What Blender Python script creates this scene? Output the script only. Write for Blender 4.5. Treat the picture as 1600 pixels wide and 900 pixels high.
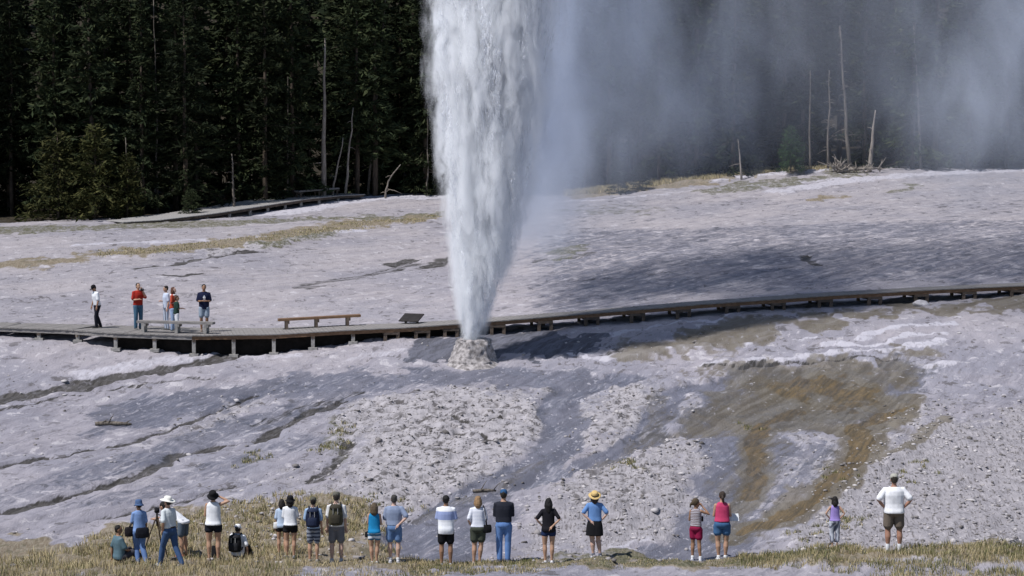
import bpy, bmesh, math, random
import numpy as np
from mathutils import Vector, Matrix, noise as mnoise

for _o in list(bpy.data.objects):
    bpy.data.objects.remove(_o, do_unlink=True)
scene = bpy.context.scene
COL = scene.collection
R = math.radians

# ------------------------------------------------------------------ camera, sky, sun, exposure
CAM = (0.0, 0.0, 10.8)          # on the bank across the river, about 60 m before the spectators
FPX = 3780.0                    # focal length in photograph pixels (1600 wide), an 85 mm lens
HORIZON = 200.0
PITCH = math.atan((450.0 - HORIZON) / FPX)
cam_data = bpy.data.cameras.new('camera')
cam_data.sensor_width = 36.0
cam_data.lens = 36.0 * FPX / 1600.0
cam_data.clip_start = 0.5
cam_data.clip_end = 4000.0
cam = bpy.data.objects.new('camera', cam_data)
COL.objects.link(cam)
cam.location = CAM
cam.rotation_euler = (math.pi / 2 - PITCH, 0, 0)
scene.camera = cam

SUN_EL, SUN_AZ = R(58), R(-124)   # azimuth from +Y (view direction), negative to the left: high, from the left and a little behind
world = bpy.data.worlds.new('World')
scene.world = world
world.use_nodes = True
wn = world.node_tree.nodes
wl = world.node_tree.links
sky = wn.new('ShaderNodeTexSky')
sky.sky_type = 'NISHITA'
sky.sun_disc = False
sky.sun_elevation = SUN_EL
sky.sun_rotation = SUN_AZ
sky.altitude = 2200
bg = wn['Background']
bg.inputs['Strength'].default_value = 0.085
wl.new(sky.outputs['Color'], bg.inputs['Color'])

sun_data = bpy.data.lights.new('sun', 'SUN')
sun_data.energy = 4.6
sun_data.angle = R(0.5)
sun_data.color = (1.0, 0.975, 0.96)
sun = bpy.data.objects.new('sun', sun_data)
COL.objects.link(sun)
SUN_DIR = Vector((math.cos(SUN_EL) * math.sin(SUN_AZ), math.cos(SUN_EL) * math.cos(SUN_AZ), math.sin(SUN_EL)))
sun.rotation_euler = SUN_DIR.to_track_quat('Z', 'Y').to_euler()
sun.location = (0, 90, 60)

vs = scene.view_settings
vs.view_transform = 'Standard'
vs.look = 'None'
vs.gamma = 1.0
vs.use_curve_mapping = False
vs.exposure = 0.08
cy = scene.cycles
cy.use_denoising = True
cy.max_bounces = 8
cy.diffuse_bounces = 3
cy.glossy_bounces = 2
cy.transmission_bounces = 4
cy.volume_bounces = 6
cy.transparent_max_bounces = 12
cy.volume_step_rate = 1.0
cy.volume_max_steps = 128
cy.sample_clamp_indirect = 6.0

# ------------------------------------------------------------------ helpers
def ray(px, py):
    """world direction of a photograph pixel, scaled so that its Y component is 1"""
    u, v = (px - 800.0) / FPX, (450.0 - py) / FPX
    c, s = math.cos(PITCH), math.sin(PITCH)
    d = (u, c + v * s, -s + v * c)
    return Vector((d[0] / d[1], 1.0, d[2] / d[1]))

def at(px, py, Y):
    return Vector(CAM) + ray(px, py) * Y

def link(o, parent=None):
    COL.objects.link(o)
    if parent is not None:
        o.parent = parent
    return o

def tag(o, label=None, cat=None, group=None, kind=None):
    if label: o['label'] = label
    if cat: o['category'] = cat
    if group: o['group'] = group
    if kind: o['kind'] = kind
    return o

def empty(name, loc, rz=0.0, label=None, cat=None, group=None):
    o = bpy.data.objects.new(name, None)
    COL.objects.link(o)
    o.location = loc
    o.rotation_euler = (0, 0, rz)
    return tag(o, label, cat, group)

def mesh_obj(name, mesh, mat=None, parent=None):
    if mat is not None:
        mesh.materials.clear()
        mesh.materials.append(mat)
    return link(bpy.data.objects.new(name, mesh), parent)

def bm_mesh(bm, name, smooth=False):
    me = bpy.data.meshes.new(name)
    bm.normal_update()
    bm.to_mesh(me)
    bm.free()
    if smooth:
        me.polygons.foreach_set('use_smooth', [True] * len(me.polygons))
    return me

def np_mesh(name, verts, faces, k, smooth=False):
    """verts (n,3), faces (m,k) as numpy arrays -> mesh, fast"""
    verts = np.ascontiguousarray(verts, dtype=np.float32)
    faces = np.ascontiguousarray(faces, dtype=np.int32)
    me = bpy.data.meshes.new(name)
    me.vertices.add(len(verts))
    me.vertices.foreach_set('co', verts.ravel())
    me.loops.add(faces.size)
    me.loops.foreach_set('vertex_index', faces.ravel())
    me.polygons.add(len(faces))
    me.polygons.foreach_set('loop_start', np.arange(0, faces.size, k, dtype=np.int32))
    me.polygons.foreach_set('loop_total', np.full(len(faces), k, dtype=np.int32))
    if smooth:
        me.polygons.foreach_set('use_smooth', np.ones(len(faces), dtype=bool))
    me.update(calc_edges=True)
    return me

def add_box(bm, c, size, rot=None):
    """box centred at c; rot is a 3x3 Matrix"""
    v = []
    for sx in (-.5, .5):
        for sy in (-.5, .5):
            for sz in (-.5, .5):
                p = Vector((sx * size[0], sy * size[1], sz * size[2]))
                if rot is not None: p = rot @ p
                v.append(bm.verts.new(Vector(c) + p))
    for f in ((0, 1, 3, 2), (4, 6, 7, 5), (0, 4, 5, 1), (2, 3, 7, 6), (0, 2, 6, 4), (1, 5, 7, 3)):
        bm.faces.new([v[i] for i in f])

def add_beam(bm, a, b, w, h, up=Vector((0, 0, 1))):
    """rectangular beam from a to b, width w (sideways), height h (up)"""
    a, b = Vector(a), Vector(b)
    d = (b - a)
    x = d.normalized()
    y = up.cross(x).normalized()
    z = x.cross(y)
    rot = Matrix((x, y, z)).transposed()
    add_box(bm, (a + b) / 2, (d.length, w, h), rot)

def add_tube(bm, pts, radii, n=8, cap=True):
    pts = [Vector(p) for p in pts]
    rings = []
    ref = None
    for i, p in enumerate(pts):
        t = (pts[min(i + 1, len(pts) - 1)] - pts[max(i - 1, 0)])
        if t.length < 1e-9: t = Vector((0, 0, 1))
        t.normalize()
        if ref is None:
            ref = Vector((1, 0, 0)) if abs(t.x) < .8 else Vector((0, 1, 0))
        a = (ref - t * ref.dot(t)).normalized()
        b = t.cross(a)
        ref = a
        r = radii[i] if hasattr(radii, '__len__') else radii
        rings.append([bm.verts.new(p + (a * math.cos(2 * math.pi * k / n) + b * math.sin(2 * math.pi * k / n)) * r) for k in range(n)])
    for i in range(len(rings) - 1):
        for k in range(n):
            bm.faces.new((rings[i][k], rings[i][(k + 1) % n], rings[i + 1][(k + 1) % n], rings[i + 1][k]))
    if cap:
        bm.faces.new(rings[0][::-1])
        bm.faces.new(rings[-1])

# ---- numpy noise
def _hash(ix, iy, iz, seed):
    h = (ix.astype(np.int64) * 374761393 + iy.astype(np.int64) * 668265263 + iz.astype(np.int64) * 2147483647 + seed * 144665) & 0xffffffff
    h = ((h ^ (h >> 13)) * 1274126177) & 0xffffffff
    h = (h ^ (h >> 16)) & 0xffffffff
    return h

def vnoise(x, y, seed=0):
    """smooth gradient noise about -1..1"""
    x = np.asarray(x, dtype=np.float64); y = np.asarray(y, dtype=np.float64)
    ix, iy = np.floor(x), np.floor(y)
    fx, fy = x - ix, y - iy
    ux, uy = fx * fx * fx * (fx * (fx * 6 - 15) + 10), fy * fy * fy * (fy * (fy * 6 - 15) + 10)
    z = np.zeros_like(ix)
    def g(ox, oy):
        h = _hash(ix + ox, iy + oy, z, seed)
        a = h / 4294967296.0 * 2 * np.pi
        return np.cos(a) * (fx - ox) + np.sin(a) * (fy - oy)
    return 1.5 * ((g(0, 0) * (1 - ux) + g(1, 0) * ux) * (1 - uy) + (g(0, 1) * (1 - ux) + g(1, 1) * ux) * uy)

def vnoise3(x, y, zc, seed=0):
    ix, iy, iz = np.floor(x), np.floor(y), np.floor(zc)
    fx, fy, fz = x - ix, y - iy, zc - iz
    s = lambda t: t * t * (3 - 2 * t)
    ux, uy, uz = s(fx), s(fy), s(fz)
    def g(a, b, c):
        return _hash(ix + a, iy + b, iz + c, seed) / 4294967296.0
    l = lambda p, q, t: p + (q - p) * t
    return l(l(l(g(0, 0, 0), g(1, 0, 0), ux), l(g(0, 1, 0), g(1, 1, 0), ux), uy),
             l(l(g(0, 0, 1), g(1, 0, 1), ux), l(g(0, 1, 1), g(1, 1, 1), ux), uy), uz)

def fbm(x, y, oct=4, seed=0, gain=.5):
    s = 0; a = 1.0; f = 1.0
    for i in range(oct):
        s = s + a * vnoise(x * f + i * 17.3, y * f - i * 9.1, seed + i)
        a *= gain; f *= 2.03
    return s

def cells(x, y, seed=0):
    """voronoi: distance to the cell edge (0 at cracks) and a random value per cell"""
    ix, iy = np.floor(x), np.floor(y)
    f1 = np.full(x.shape, 9.0); f2 = np.full(x.shape, 9.0); idv = np.zeros(x.shape)
    z = np.zeros_like(ix)
    for ox in (-1, 0, 1):
        for oy in (-1, 0, 1):
            h = _hash(ix + ox, iy + oy, z, seed)
            px = ix + ox + (h & 0xffff) / 65535.0
            py = iy + oy + ((h >> 16) & 0xffff) / 65535.0
            d = np.hypot(px - x, py - y)
            closer = d < f1
            f2 = np.where(closer, f1, np.minimum(f2, d))
            idv = np.where(closer, (h % 1009) / 1009.0, idv)
            f1 = np.where(closer, d, f1)
    return f2 - f1, idv

def sstep(a, b, x):
    t = np.clip((x - a) / (b - a), 0, 1)
    return t * t * (3 - 2 * t)

# ---- material helper
def mat_new(name):
    m = bpy.data.materials.new(name)
    m.use_nodes = True
    nt = m.node_tree
    return m, nt, nt.nodes['Principled BSDF']

def set_spec(p, v):
    p.inputs['Specular IOR Level'].default_value = v

def noise_mat(name, c1, c2, scale=8.0, rough=.9, bump=0.0, bscale=None, stretch=(1, 1, 1), spec=.2, detail=5.0, coords='Object', sss=0.0, lo=.35, hi=.65):
    """two-tone procedural material: a noise mixes two colours and a finer one gives relief"""
    m, nt, p = mat_new(name)
    tc = nt.nodes.new('ShaderNodeTexCoord')
    mp = nt.nodes.new('ShaderNodeMapping')
    mp.inputs['Scale'].default_value = stretch
    nt.links.new(tc.outputs[coords], mp.inputs['Vector'])
    n = nt.nodes.new('ShaderNodeTexNoise')
    n.inputs['Scale'].default_value = scale
    n.inputs['Detail'].default_value = detail
    n.inputs['Roughness'].default_value = .6
    nt.links.new(mp.outputs['Vector'], n.inputs['Vector'])
    r = nt.nodes.new('ShaderNodeValToRGB')
    r.color_ramp.elements[0].position = lo
    r.color_ramp.elements[1].position = hi
    r.color_ramp.elements[0].color = (*c1, 1)
    r.color_ramp.elements[1].color = (*c2, 1)
    nt.links.new(n.outputs['Fac'], r.inputs['Fac'])
    nt.links.new(r.outputs['Color'], p.inputs['Base Color'])
    p.inputs['Roughness'].default_value = rough
    set_spec(p, spec)
    if bump:
        b = nt.nodes.new('ShaderNodeBump')
        b.inputs['Strength'].default_value = bump
        b.inputs['Distance'].default_value = .02
        n2 = nt.nodes.new('ShaderNodeTexNoise')
        n2.inputs['Scale'].default_value = bscale or scale * 3
        n2.inputs['Detail'].default_value = 4
        nt.links.new(mp.outputs['Vector'], n2.inputs['Vector'])
        nt.links.new(n2.outputs['Fac'], b.inputs['Height'])
        nt.links.new(b.outputs['Normal'], p.inputs['Normal'])
    return m
# ------------------------------------------------------------------ the ground: a geyser hill of pale sinter
CTRL = []
_cols = {
    -160: [(905, 57), (890, 60), (800, 67), (700, 76), (600, 87), (552, 90.5), (500, 97), (445, 108), (405, 117), (372, 128), (352, 138)],
    130: [(898, 57.5), (890, 60), (800, 67), (700, 76), (600, 87), (552, 90.5), (500, 97), (440, 108), (400, 117), (365, 128), (345, 138)],
    300: [(895, 57.5), (887, 60), (800, 67), (700, 76), (600, 86.5), (556, 90.5), (505, 97), (432, 109), (396, 118), (362, 129), (344, 138)],
    430: [(893, 57.8), (884, 60), (800, 67), (700, 76), (600, 86), (556, 91), (505, 98), (430, 112), (385, 123), (352, 134), (336, 142)],
    600: [(892, 58), (882, 60), (800, 67), (700, 75.5), (600, 85.5), (530, 92), (500, 98), (425, 114), (360, 132), (315, 148)],
    740: [(892, 58), (882, 60), (800, 66.5), (700, 75), (600, 85.3), (568, 89), (526, 92.5), (498, 98), (410, 117), (350, 136), (309, 151)],
    900: [(892, 58), (882, 60), (800, 66), (700, 74.5), (600, 85), (560, 89), (511, 93.5), (498, 95.8), (470, 101.5), (400, 116), (330, 140), (308, 150)],
    1100: [(890, 58), (880, 60), (800, 66), (700, 74), (600, 84.5), (540, 90), (494, 94.5), (482, 96.8), (455, 102), (400, 113), (320, 140), (283, 153)],
    1300: [(886, 57.6), (874, 59.5), (800, 65.5), (700, 73.5), (600, 84), (540, 89.5), (480, 95.5), (468, 97.8), (440, 103), (400, 111), (320, 136), (264, 155)],
    1470: [(884, 57), (872, 59), (800, 65), (700, 73), (600, 83.5), (540, 89), (471, 96.5), (459, 98.8), (430, 104), (400, 109), (320, 134), (268, 153)],
    1760: [(882, 57), (868, 59), (800, 65), (700, 73), (600, 83), (530, 89), (457, 97), (420, 103), (390, 109), (315, 133), (270, 152)],
}
for _px, _l in _cols.items():
    for _py, _Y in _l:
        CTRL.append(tuple(at(_px, _py, _Y)))
for _X in (-60, -30, 0, 30, 60):
    CTRL += [(_X, 46, -.9), (_X, 30, -3.0), (_X, 172, 8.6 + _X * .03), (_X, 200, 15.5 + _X * .03), (_X, 250, 31), (_X, 320, 46)]
for _Y, _zl, _zr in ((60, -.4, .4), (90, 2.2, 3.6), (120, 4.6, 6.2), (150, 6.2, 8.6)):
    CTRL += [(-75, _Y, _zl), (75, _Y, _zr)]
CTRL = np.array(CTRL, dtype=np.float64)

def _rbf_fit(P):
    n = len(P)
    xy = P[:, :2] / 40.0
    d = np.hypot(xy[:, None, 0] - xy[None, :, 0], xy[:, None, 1] - xy[None, :, 1])
    K = np.where(d > 0, d * d * np.log(np.maximum(d, 1e-12)), 0) + np.eye(n) * 2e-3
    A = np.zeros((n + 3, n + 3))
    A[:n, :n] = K
    A[:n, n] = 1; A[:n, n + 1:] = xy
    A[n, :n] = 1; A[n + 1:, :n] = xy.T
    w = np.linalg.solve(A, np.concatenate([P[:, 2], np.zeros(3)]))
    return xy, w
_RXY, _RW = _rbf_fit(CTRL)

def base_exact(X, Y):
    X = np.asarray(X, dtype=np.float64).ravel() / 40.0
    Y = np.asarray(Y, dtype=np.float64).ravel() / 40.0
    out = np.empty(len(X))
    for i in range(0, len(X), 20000):
        d = np.hypot(X[i:i + 20000, None] - _RXY[None, :, 0], Y[i:i + 20000, None] - _RXY[None, :, 1])
        k = np.where(d > 0, d * d * np.log(np.maximum(d, 1e-12)), 0)
        out[i:i + 20000] = k @ _RW[:-3] + _RW[-3] + X[i:i + 20000] * _RW[-2] + Y[i:i + 20000] * _RW[-1]
    return out

# coarse table of the base height, read bilinearly
_TX = np.linspace(-110, 110, 221); _TY = np.linspace(10, 330, 321)
_TZ = base_exact(*np.meshgrid(_TX, _TY)).reshape(321, 221)
def base_h(X, Y):
    X = np.clip(np.asarray(X, dtype=np.float64), -109.9, 109.9); Y = np.clip(np.asarray(Y, dtype=np.float64), 10.1, 329.9)
    fx = X + 110; fy = Y - 10
    ix = np.floor(fx).astype(int); iy = np.floor(fy).astype(int)
    tx = fx - ix; ty = fy - iy
    return (_TZ[iy, ix] * (1 - tx) + _TZ[iy, ix + 1] * tx) * (1 - ty) + (_TZ[iy + 1, ix] * (1 - tx) + _TZ[iy + 1, ix + 1] * tx) * ty

_YS = np.arange(50, 240, .05)
def ground_at(px, py):
    """where the sight line of a photograph point meets the base ground"""
    d = ray(px, py)
    z = CAM[2] + d.z * _YS
    below = np.nonzero(z <= base_h(d.x * _YS, _YS))[0]
    Y = _YS[below[0]] if len(below) else 160.0
    return Vector((d.x * Y, Y, float(base_h(d.x * Y, Y))))

# ---- grid, fine where the camera looks, coarse to the horizon
def _axis(lo, hi, step_fn, far_lo, far_hi):
    a = [lo]
    while a[-1] < hi: a.append(a[-1] + step_fn(a[-1]))
    s = step_fn(lo); left = []
    v = lo
    while v > far_lo:
        s *= 1.35; v -= s; left.append(v)
    s = step_fn(hi); right = []
    v = a[-1]
    while v < far_hi:
        s *= 1.35; v += s; right.append(v)
    return np.array(left[::-1] + a + right)
GX = _axis(-36, 36, lambda v: .116, -1500, 1500)
GY = _axis(54, 160, lambda v: .09 + max(0, v - 60) * .0018, -300, 2500)
XX, YY = np.meshgrid(GX, GY)
SH = XX.shape
ZB = base_h(XX, YY)
FAR = sstep(300, 420, YY) + sstep(100, 160, np.abs(XX)) * (YY < 300)

# ---- masks from shapes on the ground (outlines taken on the ground plane, in metres)
def _poly(pts):
    return np.array([tuple(ground_at(*p)[:2]) for p in pts])

def line_d(pts, pad=6.0):
    """distance to a polyline (m), inf far from it; and a window to work in"""
    P = _poly(pts)
    x0, y0 = P.min(0) - pad; x1, y1 = P.max(0) + pad
    i0, i1 = np.searchsorted(GX, [x0, x1]); j0, j1 = np.searchsorted(GY, [y0, y1])
    sl = (slice(j0, j1), slice(i0, i1))
    x = XX[sl]; y = YY[sl]
    wx = x + fbm(x * .9, y * .45, 3, 5) * .22
    wy = y + fbm(x * .7, y * .35, 3, 6) * .6
    d = np.full(x.shape, 1e3); t = np.zeros(x.shape)
    for a, b in zip(P[:-1], P[1:]):
        ab = b - a
        # metres across count a little more than metres in depth: the flows run downhill
        q = np.clip(((wx - a[0]) * ab[0] + (wy - a[1]) * ab[1]) / max((ab ** 2).sum(), 1e-9), 0, 1)
        d = np.minimum(d, np.hypot(wx - a[0] - q * ab[0], wy - a[1] - q * ab[1]))
    return sl, d

def area_in(pts, soft=.8, warp=1.0):
    """soft mask of a polygon"""
    P = _poly(pts)
    x0, y0 = P.min(0) - 3; x1, y1 = P.max(0) + 3
    i0, i1 = np.searchsorted(GX, [x0, x1]); j0, j1 = np.searchsorted(GY, [y0, y1])
    sl = (slice(j0, j1), slice(i0, i1))
    x = XX[sl]; y = YY[sl]
    x = x + warp * fbm(x * .8, y * .35, 4, 11) * .7
    y = y + warp * fbm(x * .8, y * .35, 4, 12) * 1.5
    inside = np.zeros(x.shape, bool); d = np.full(x.shape, 1e3)
    n = len(P)
    for k in range(n):
        a, b = P[k], P[(k + 1) % n]
        cond = ((a[1] > y) != (b[1] > y))
        xi = (b[0] - a[0]) * (y - a[1]) / (b[1] - a[1] + 1e-12) + a[0]
        inside ^= cond & (x < xi)
        ab = b - a
        q = np.clip(((x - a[0]) * ab[0] + (y - a[1]) * ab[1]) / max((ab ** 2).sum(), 1e-9), 0, 1)
        d = np.minimum(d, np.hypot(x - a[0] - q * ab[0], y - a[1] - q * ab[1]))
    s = np.where(inside, d, -d)
    return sl, sstep(-soft, soft, s)

Mk = {k: np.zeros(SH, np.float32) for k in ('wet_and_shade', 'dark', 'algae', 'orange', 'rubble', 'grass', 'green', 'white', 'peb', 'litter', 'cone_dark')}
DZ = np.zeros(SH)
def up(name, sl, m, amt=1.0):
    Mk[name][sl] = np.maximum(Mk[name][sl], m * amt)
def stroke(name, pts, w, amt=1.0, dz=0.0, soft=.6, pad=6.0):
    sl, d = line_d(pts, pad)
    m = 1 - sstep(w * .40, w * .90, d)
    up(name, sl, m, amt)
    if dz: DZ[sl] += dz * m
def patch(name, pts, amt=1.0, dz=0.0, soft=.8, warp=1.0):
    sl, m = area_in(pts, soft, warp)
    up(name, sl, m, amt)
    if dz: DZ[sl] += dz * m

# runoff channels and ledges, lower left
stroke('dark', [(-80, 640), (130, 602), (250, 580), (330, 563), (372, 553), (430, 546)], .75, 1.0, -.10)
stroke('dark', [(-60, 650), (130, 616), (230, 603), (330, 590)], .28, .6, -.05)
stroke('dark', [(-60, 740), (130, 707), (205, 693), (300, 660), (345, 643), (402, 618)], .34, .9, -.10)
stroke('dark', [(-60, 815), (130, 770), (210, 746), (280, 716), (330, 702), (400, 690), (462, 655), (530, 627)], .40, .95, -.12)
stroke('dark', [(130, 818), (200, 800), (270, 789), (350, 765), (420, 745)], .26, .6, -.07)
stroke('dark', [(240, 672), (300, 664), (330, 655)], .2, .6, -.05)
stroke('dark', [(395, 665), (460, 640), (500, 628), (560, 612)], .5, .55, -.06)
stroke('dark', [(490, 752), (530, 724), (545, 690)], .35, .7, -.06)
patch('green', [(512, 735), (505, 690), (525, 655), (550, 660), (545, 715)], .8)
patch('green', [(395, 725), (405, 712), (418, 716), (412, 728)], .8, .05)
stroke('wet_and_shade', [(130, 745), (230, 720), (330, 680), (430, 650), (560, 610), (660, 590)], 1.6, .6)
stroke('wet_and_shade', [(130, 790), (250, 765), (370, 725), (480, 690)], 1.3, .5)
patch('wet_and_shade', [(130, 640), (300, 610), (480, 585), (700, 575), (900, 580), (1020, 590), (900, 610), (700, 605), (520, 610), (350, 640), (130, 690)], .8, -.02, 1.2)
patch('wet_and_shade', [(-40, 770), (130, 728), (250, 700), (290, 712), (160, 760), (-40, 800)], .5)

# cracked plates in the middle
patch('rubble', [(520, 650), (600, 622), (720, 610), (830, 612), (862, 650), (850, 690), (800, 725), (780, 760), (690, 780), (600, 790), (540, 760), (560, 700)], 1.0, .10, 2.2, 1.6)
patch('rubble', [(890, 660), (915, 625), (955, 602), (1025, 600), (1022, 645), (985, 690), (945, 714), (905, 700)], .9, .16, 1.6, 1.4)
patch('rubble', [(860, 735), (950, 700), (1040, 680), (1110, 690), (1090, 740), (1020, 790), (900, 800), (840, 790)], .55, .08)
patch('rubble', [(300, 640), (420, 600), (470, 605), (400, 650), (330, 680)], .6, .03)
patch('rubble', [(130, 745), (240, 690), (330, 650), (400, 640), (330, 690), (200, 750)], .5, .04)
patch('rubble', [(1040, 640), (1100, 618), (1150, 625), (1130, 655), (1060, 665)], .9, .06, 1.6, 1.4)
patch('rubble', [(1200, 720), (1260, 690), (1330, 680), (1340, 730), (1270, 780), (1200, 790)], .7, .05, 1.6, 1.4)
patch('rubble', [(1350, 700), (1390, 660), (1480, 620), (1480, 680), (1400, 700)], .8, .08, 1.6, 1.4)
stroke('dark', [(690, 661), (760, 664), (790, 660)], .22, .8, -.10)
stroke('dark', [(720, 680), (760, 687), (800, 692)], .30, 1.0, -.12)
stroke('dark', [(600, 675), (640, 677)], .2, .7, -.06)
stroke('dark', [(640, 676), (700, 682)], .18, .6, -.06)

# pale pebble slopes
patch('peb', [(850, 880), (840, 800), (900, 745), (1000, 700), (1100, 690), (1090, 760), (1060, 860)], 1.0, 0, 2.0, 1.6)
patch('peb', [(1200, 870), (1260, 820), (1330, 730), (1480, 670), (1760, 620), (1760, 900), (1200, 890)], 1.0, .10)
patch('peb', [(330, 800), (460, 750), (560, 740), (640, 790), (620, 880), (330, 880)], .8, 0, 2.0, 1.6)
patch('peb', [(560, 870), (540, 790), (700, 760), (780, 760), (640, 820)], .8, 0, 2.0, 1.6)

# grey-blue runoff between them
stroke('wet_and_shade', [(980, 590), (900, 612), (868, 640), (885, 670), (872, 705), (840, 728), (790, 752), (700, 800), (640, 830), (610, 872)], 1.15, 1.0, -.12)
stroke('wet_and_shade', [(1130, 600), (1050, 615), (1028, 660), (1000, 700), (930, 728), (860, 748), (780, 765)], .9, .9, -.10)
patch('wet_and_shade', [(640, 870), (640, 825), (730, 800), (800, 775), (830, 800), (790, 840), (720, 880)], .8, -.05)
stroke('algae', [(1028, 620), (1030, 660), (1005, 700), (940, 735)], .7, .55)
stroke('algae', [(640, 812), (700, 795), (760, 768), (800, 745), (850, 715)], .5, .5)
patch('wet_and_shade', [(1000, 880), (1080, 790), (1100, 700), (1060, 670), (1090, 600), (1180, 575), (1420, 560), (1470, 580), (1380, 660), (1250, 680), (1200, 760), (1200, 880)], .95, -.04, 1.0)
patch('wet_and_shade', [(1180, 860), (1250, 800), (1310, 740), (1340, 700), (1230, 700), (1190, 780)], .6)

# brown microbial mats, right
patch('algae', [(1040, 690), (1075, 640), (1120, 600), (1200, 575), (1330, 562), (1440, 556), (1460, 580), (1420, 620), (1400, 650), (1340, 690), (1300, 680), (1230, 690), (1200, 760), (1190, 860), (1110, 870), (1120, 780), (1150, 700), (1100, 690)], .80, 0, 1.6, 1.4)
patch('algae', [(1300, 690), (1360, 690), (1345, 740), (1290, 790), (1210, 840), (1150, 850), (1200, 800), (1290, 745)], .8, 0, .8)
stroke('algae', [(1420, 625), (1400, 650), (1345, 680)], 1.2, 1.0)
stroke('algae', [(1470, 655), (1440, 690), (1400, 715), (1360, 725)], .5, .8)
patch('algae', [(1130, 600), (1190, 572), (1300, 566), (1400, 560), (1420, 610), (1405, 645), (1330, 668), (1230, 660), (1180, 640)], 1.0, -.05, 1.2, 1.4)
patch('orange', [(1190, 595), (1290, 590), (1400, 583), (1410, 612), (1330, 640), (1240, 628)], .75, 0, 1.2, 1.8)
stroke('orange', [(1400, 640), (1340, 665), (1348, 700), (1330, 735), (1280, 775), (1215, 815), (1170, 835)], .55, .9, -.05)
stroke('algae', [(1340, 665), (1350, 705), (1335, 735), (1285, 778), (1210, 822), (1150, 840)], 1.1, 1.0)
stroke('orange', [(1250, 640), (1195, 660), (1180, 690), (1185, 735), (1172, 780)], .5, .75)
stroke('algae', [(1250, 640), (1190, 662), (1178, 700), (1182, 750), (1168, 800)], .9, .75)
patch('algae', [(930, 560), (960, 535), (1080, 513), (1250, 490), (1480, 470), (1700, 455), (1700, 480), (1480, 492), (1330, 505), (1200, 525), (1130, 548), (1010, 565)], .95, -.03, 1.0, 1.4)
patch('algae', [(1020, 600), (1100, 578), (1250, 560), (1480, 545), (1480, 560), (1300, 575), (1150, 590)], .8, 0, .8, 1.4)
patch('dark', [(920, 556), (945, 545), (975, 540), (960, 556), (940, 562)], .8, -.06, .5)
stroke('dark', [(1105, 578), (1200, 566), (1330, 560), (1400, 556)], .30, .6, -.05)

patch('cone_dark', [(632, 562), (645, 536), (690, 524), (790, 516), (890, 520), (960, 520), (930, 545), (860, 561), (775, 564)], 1.0, -.03, .7, 1.2)  # darker blue-grey patch around the cone

# white sinter lips among the runoff
for pl, w, h in (([(950, 561), (1000, 556), (1050, 549), (1095, 544)], .75, .16), ([(1095, 577), (1180, 566), (1270, 557), (1400, 547), (1480, 540)], .42, .10),
                 ([(1340, 528), (1400, 515), (1480, 505)], .8, .10), ([(1290, 545), (1380, 538), (1480, 525)], .5, .08), ([(870, 562), (905, 553), (925, 562)], .5, .10),
                 ([(1240, 535), (1275, 525)], .35, .07), ([(1160, 540), (1190, 533), (1220, 522)], .3, .06), ([(1180, 526), (1215, 518)], .3, .05), ([(1290, 543), (1330, 538)], .3, .05),
                 ([(1280, 508), (1325, 500)], .3, .05), ([(1400, 600), (1430, 585), (1480, 570)], 1.0, .08), ([(880, 540), (960, 525), (1060, 508), (1160, 492)], .3, .04)):
    stroke('white', pl, w * .8, .72, h * .6)
stroke('white', [(940, 860), (1010, 850), (1060, 832), (1100, 815)], .30, .9, .05)
stroke('white', [(560, 560), (620, 555), (700, 552)], .8, .5, .04)
stroke('white', [(130, 590), (250, 565), (330, 552), (450, 560)], .9, .6)
stroke('white', [(130, 385), (330, 377), (560, 361)], .8, .8, .05)
stroke('white', [(430, 335), (520, 318), (600, 310), (700, 309)], 2.2, .8, .05, .8)
stroke('white', [(860, 318), (1000, 308), (1150, 296), (1330, 282)], .8, .6, .06)
stroke('white', [(1040, 290), (1120, 283), (1200, 275), (1290, 268)], .8, .9, .12)
stroke('white', [(1220, 300), (1330, 285), (1480, 272), (1600, 268)], 1.6, .7, .10)
patch('wet_and_shade', [(860, 330), (1000, 318), (1480, 310), (1700, 300), (1700, 345), (1480, 345), (1200, 350), (900, 355)], .35)
patch('wet_and_shade', [(800, 380), (900, 360), (1200, 350), (1700, 340), (1700, 440), (1400, 447), (1100, 465), (800, 500)], .54, 0, 2.5)  # shade of the plume on the slope, painted into the ground colour

# upper left: grass bands, rocky stripe, dark slabs
patch('green', [(-160, 375), (130, 362), (300, 357), (480, 348), (690, 338), (690, 333), (480, 340), (300, 345), (130, 352), (-160, 360)], .95, 0, 1.5)
patch('grass', [(150, 405), (280, 398), (400, 385), (520, 366), (560, 357), (690, 343), (690, 335), (540, 345), (420, 366), (260, 384), (130, 396)], 1.0, .02, 1.5, 1.2)
patch('grass', [(-160, 420), (130, 398), (200, 392), (140, 412), (-160, 440)], .8, .02, 1.5, 1.2)
patch('green', [(390, 386), (430, 378), (500, 368), (535, 362), (525, 372), (470, 382), (410, 391)], .9, .06, .6)
patch('rubble', [(310, 395), (430, 376), (540, 360), (520, 372), (430, 388), (330, 402)], 1.0, .05)
stroke('dark', [(212, 421), (270, 413), (340, 402), (400, 394)], .45, .7, -.06)
stroke('dark', [(262, 430), (285, 434), (310, 428)], .35, .9, -.05)
stroke('dark', [(470, 450), (530, 436), (600, 425), (650, 412)], .8, .55, -.05)
stroke('dark', [(608, 415), (630, 409), (650, 405)], .7, 1.0, -.08)
patch('dark', [(658, 419), (672, 408), (700, 402), (702, 410), (690, 417)], 1.0, -.06, .4, .4)
stroke('dark', [(540, 496), (600, 492), (690, 488)], .3, .35, -.02)
stroke('dark', [(500, 470), (560, 455), (640, 448)], .5, .3, -.03)
stroke('orange', [(320, 426), (350, 421), (370, 419)], .35, .4)
patch('green', [(600, 390), (620, 380), (690, 376), (690, 382), (640, 388)], .4, .02)
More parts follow.
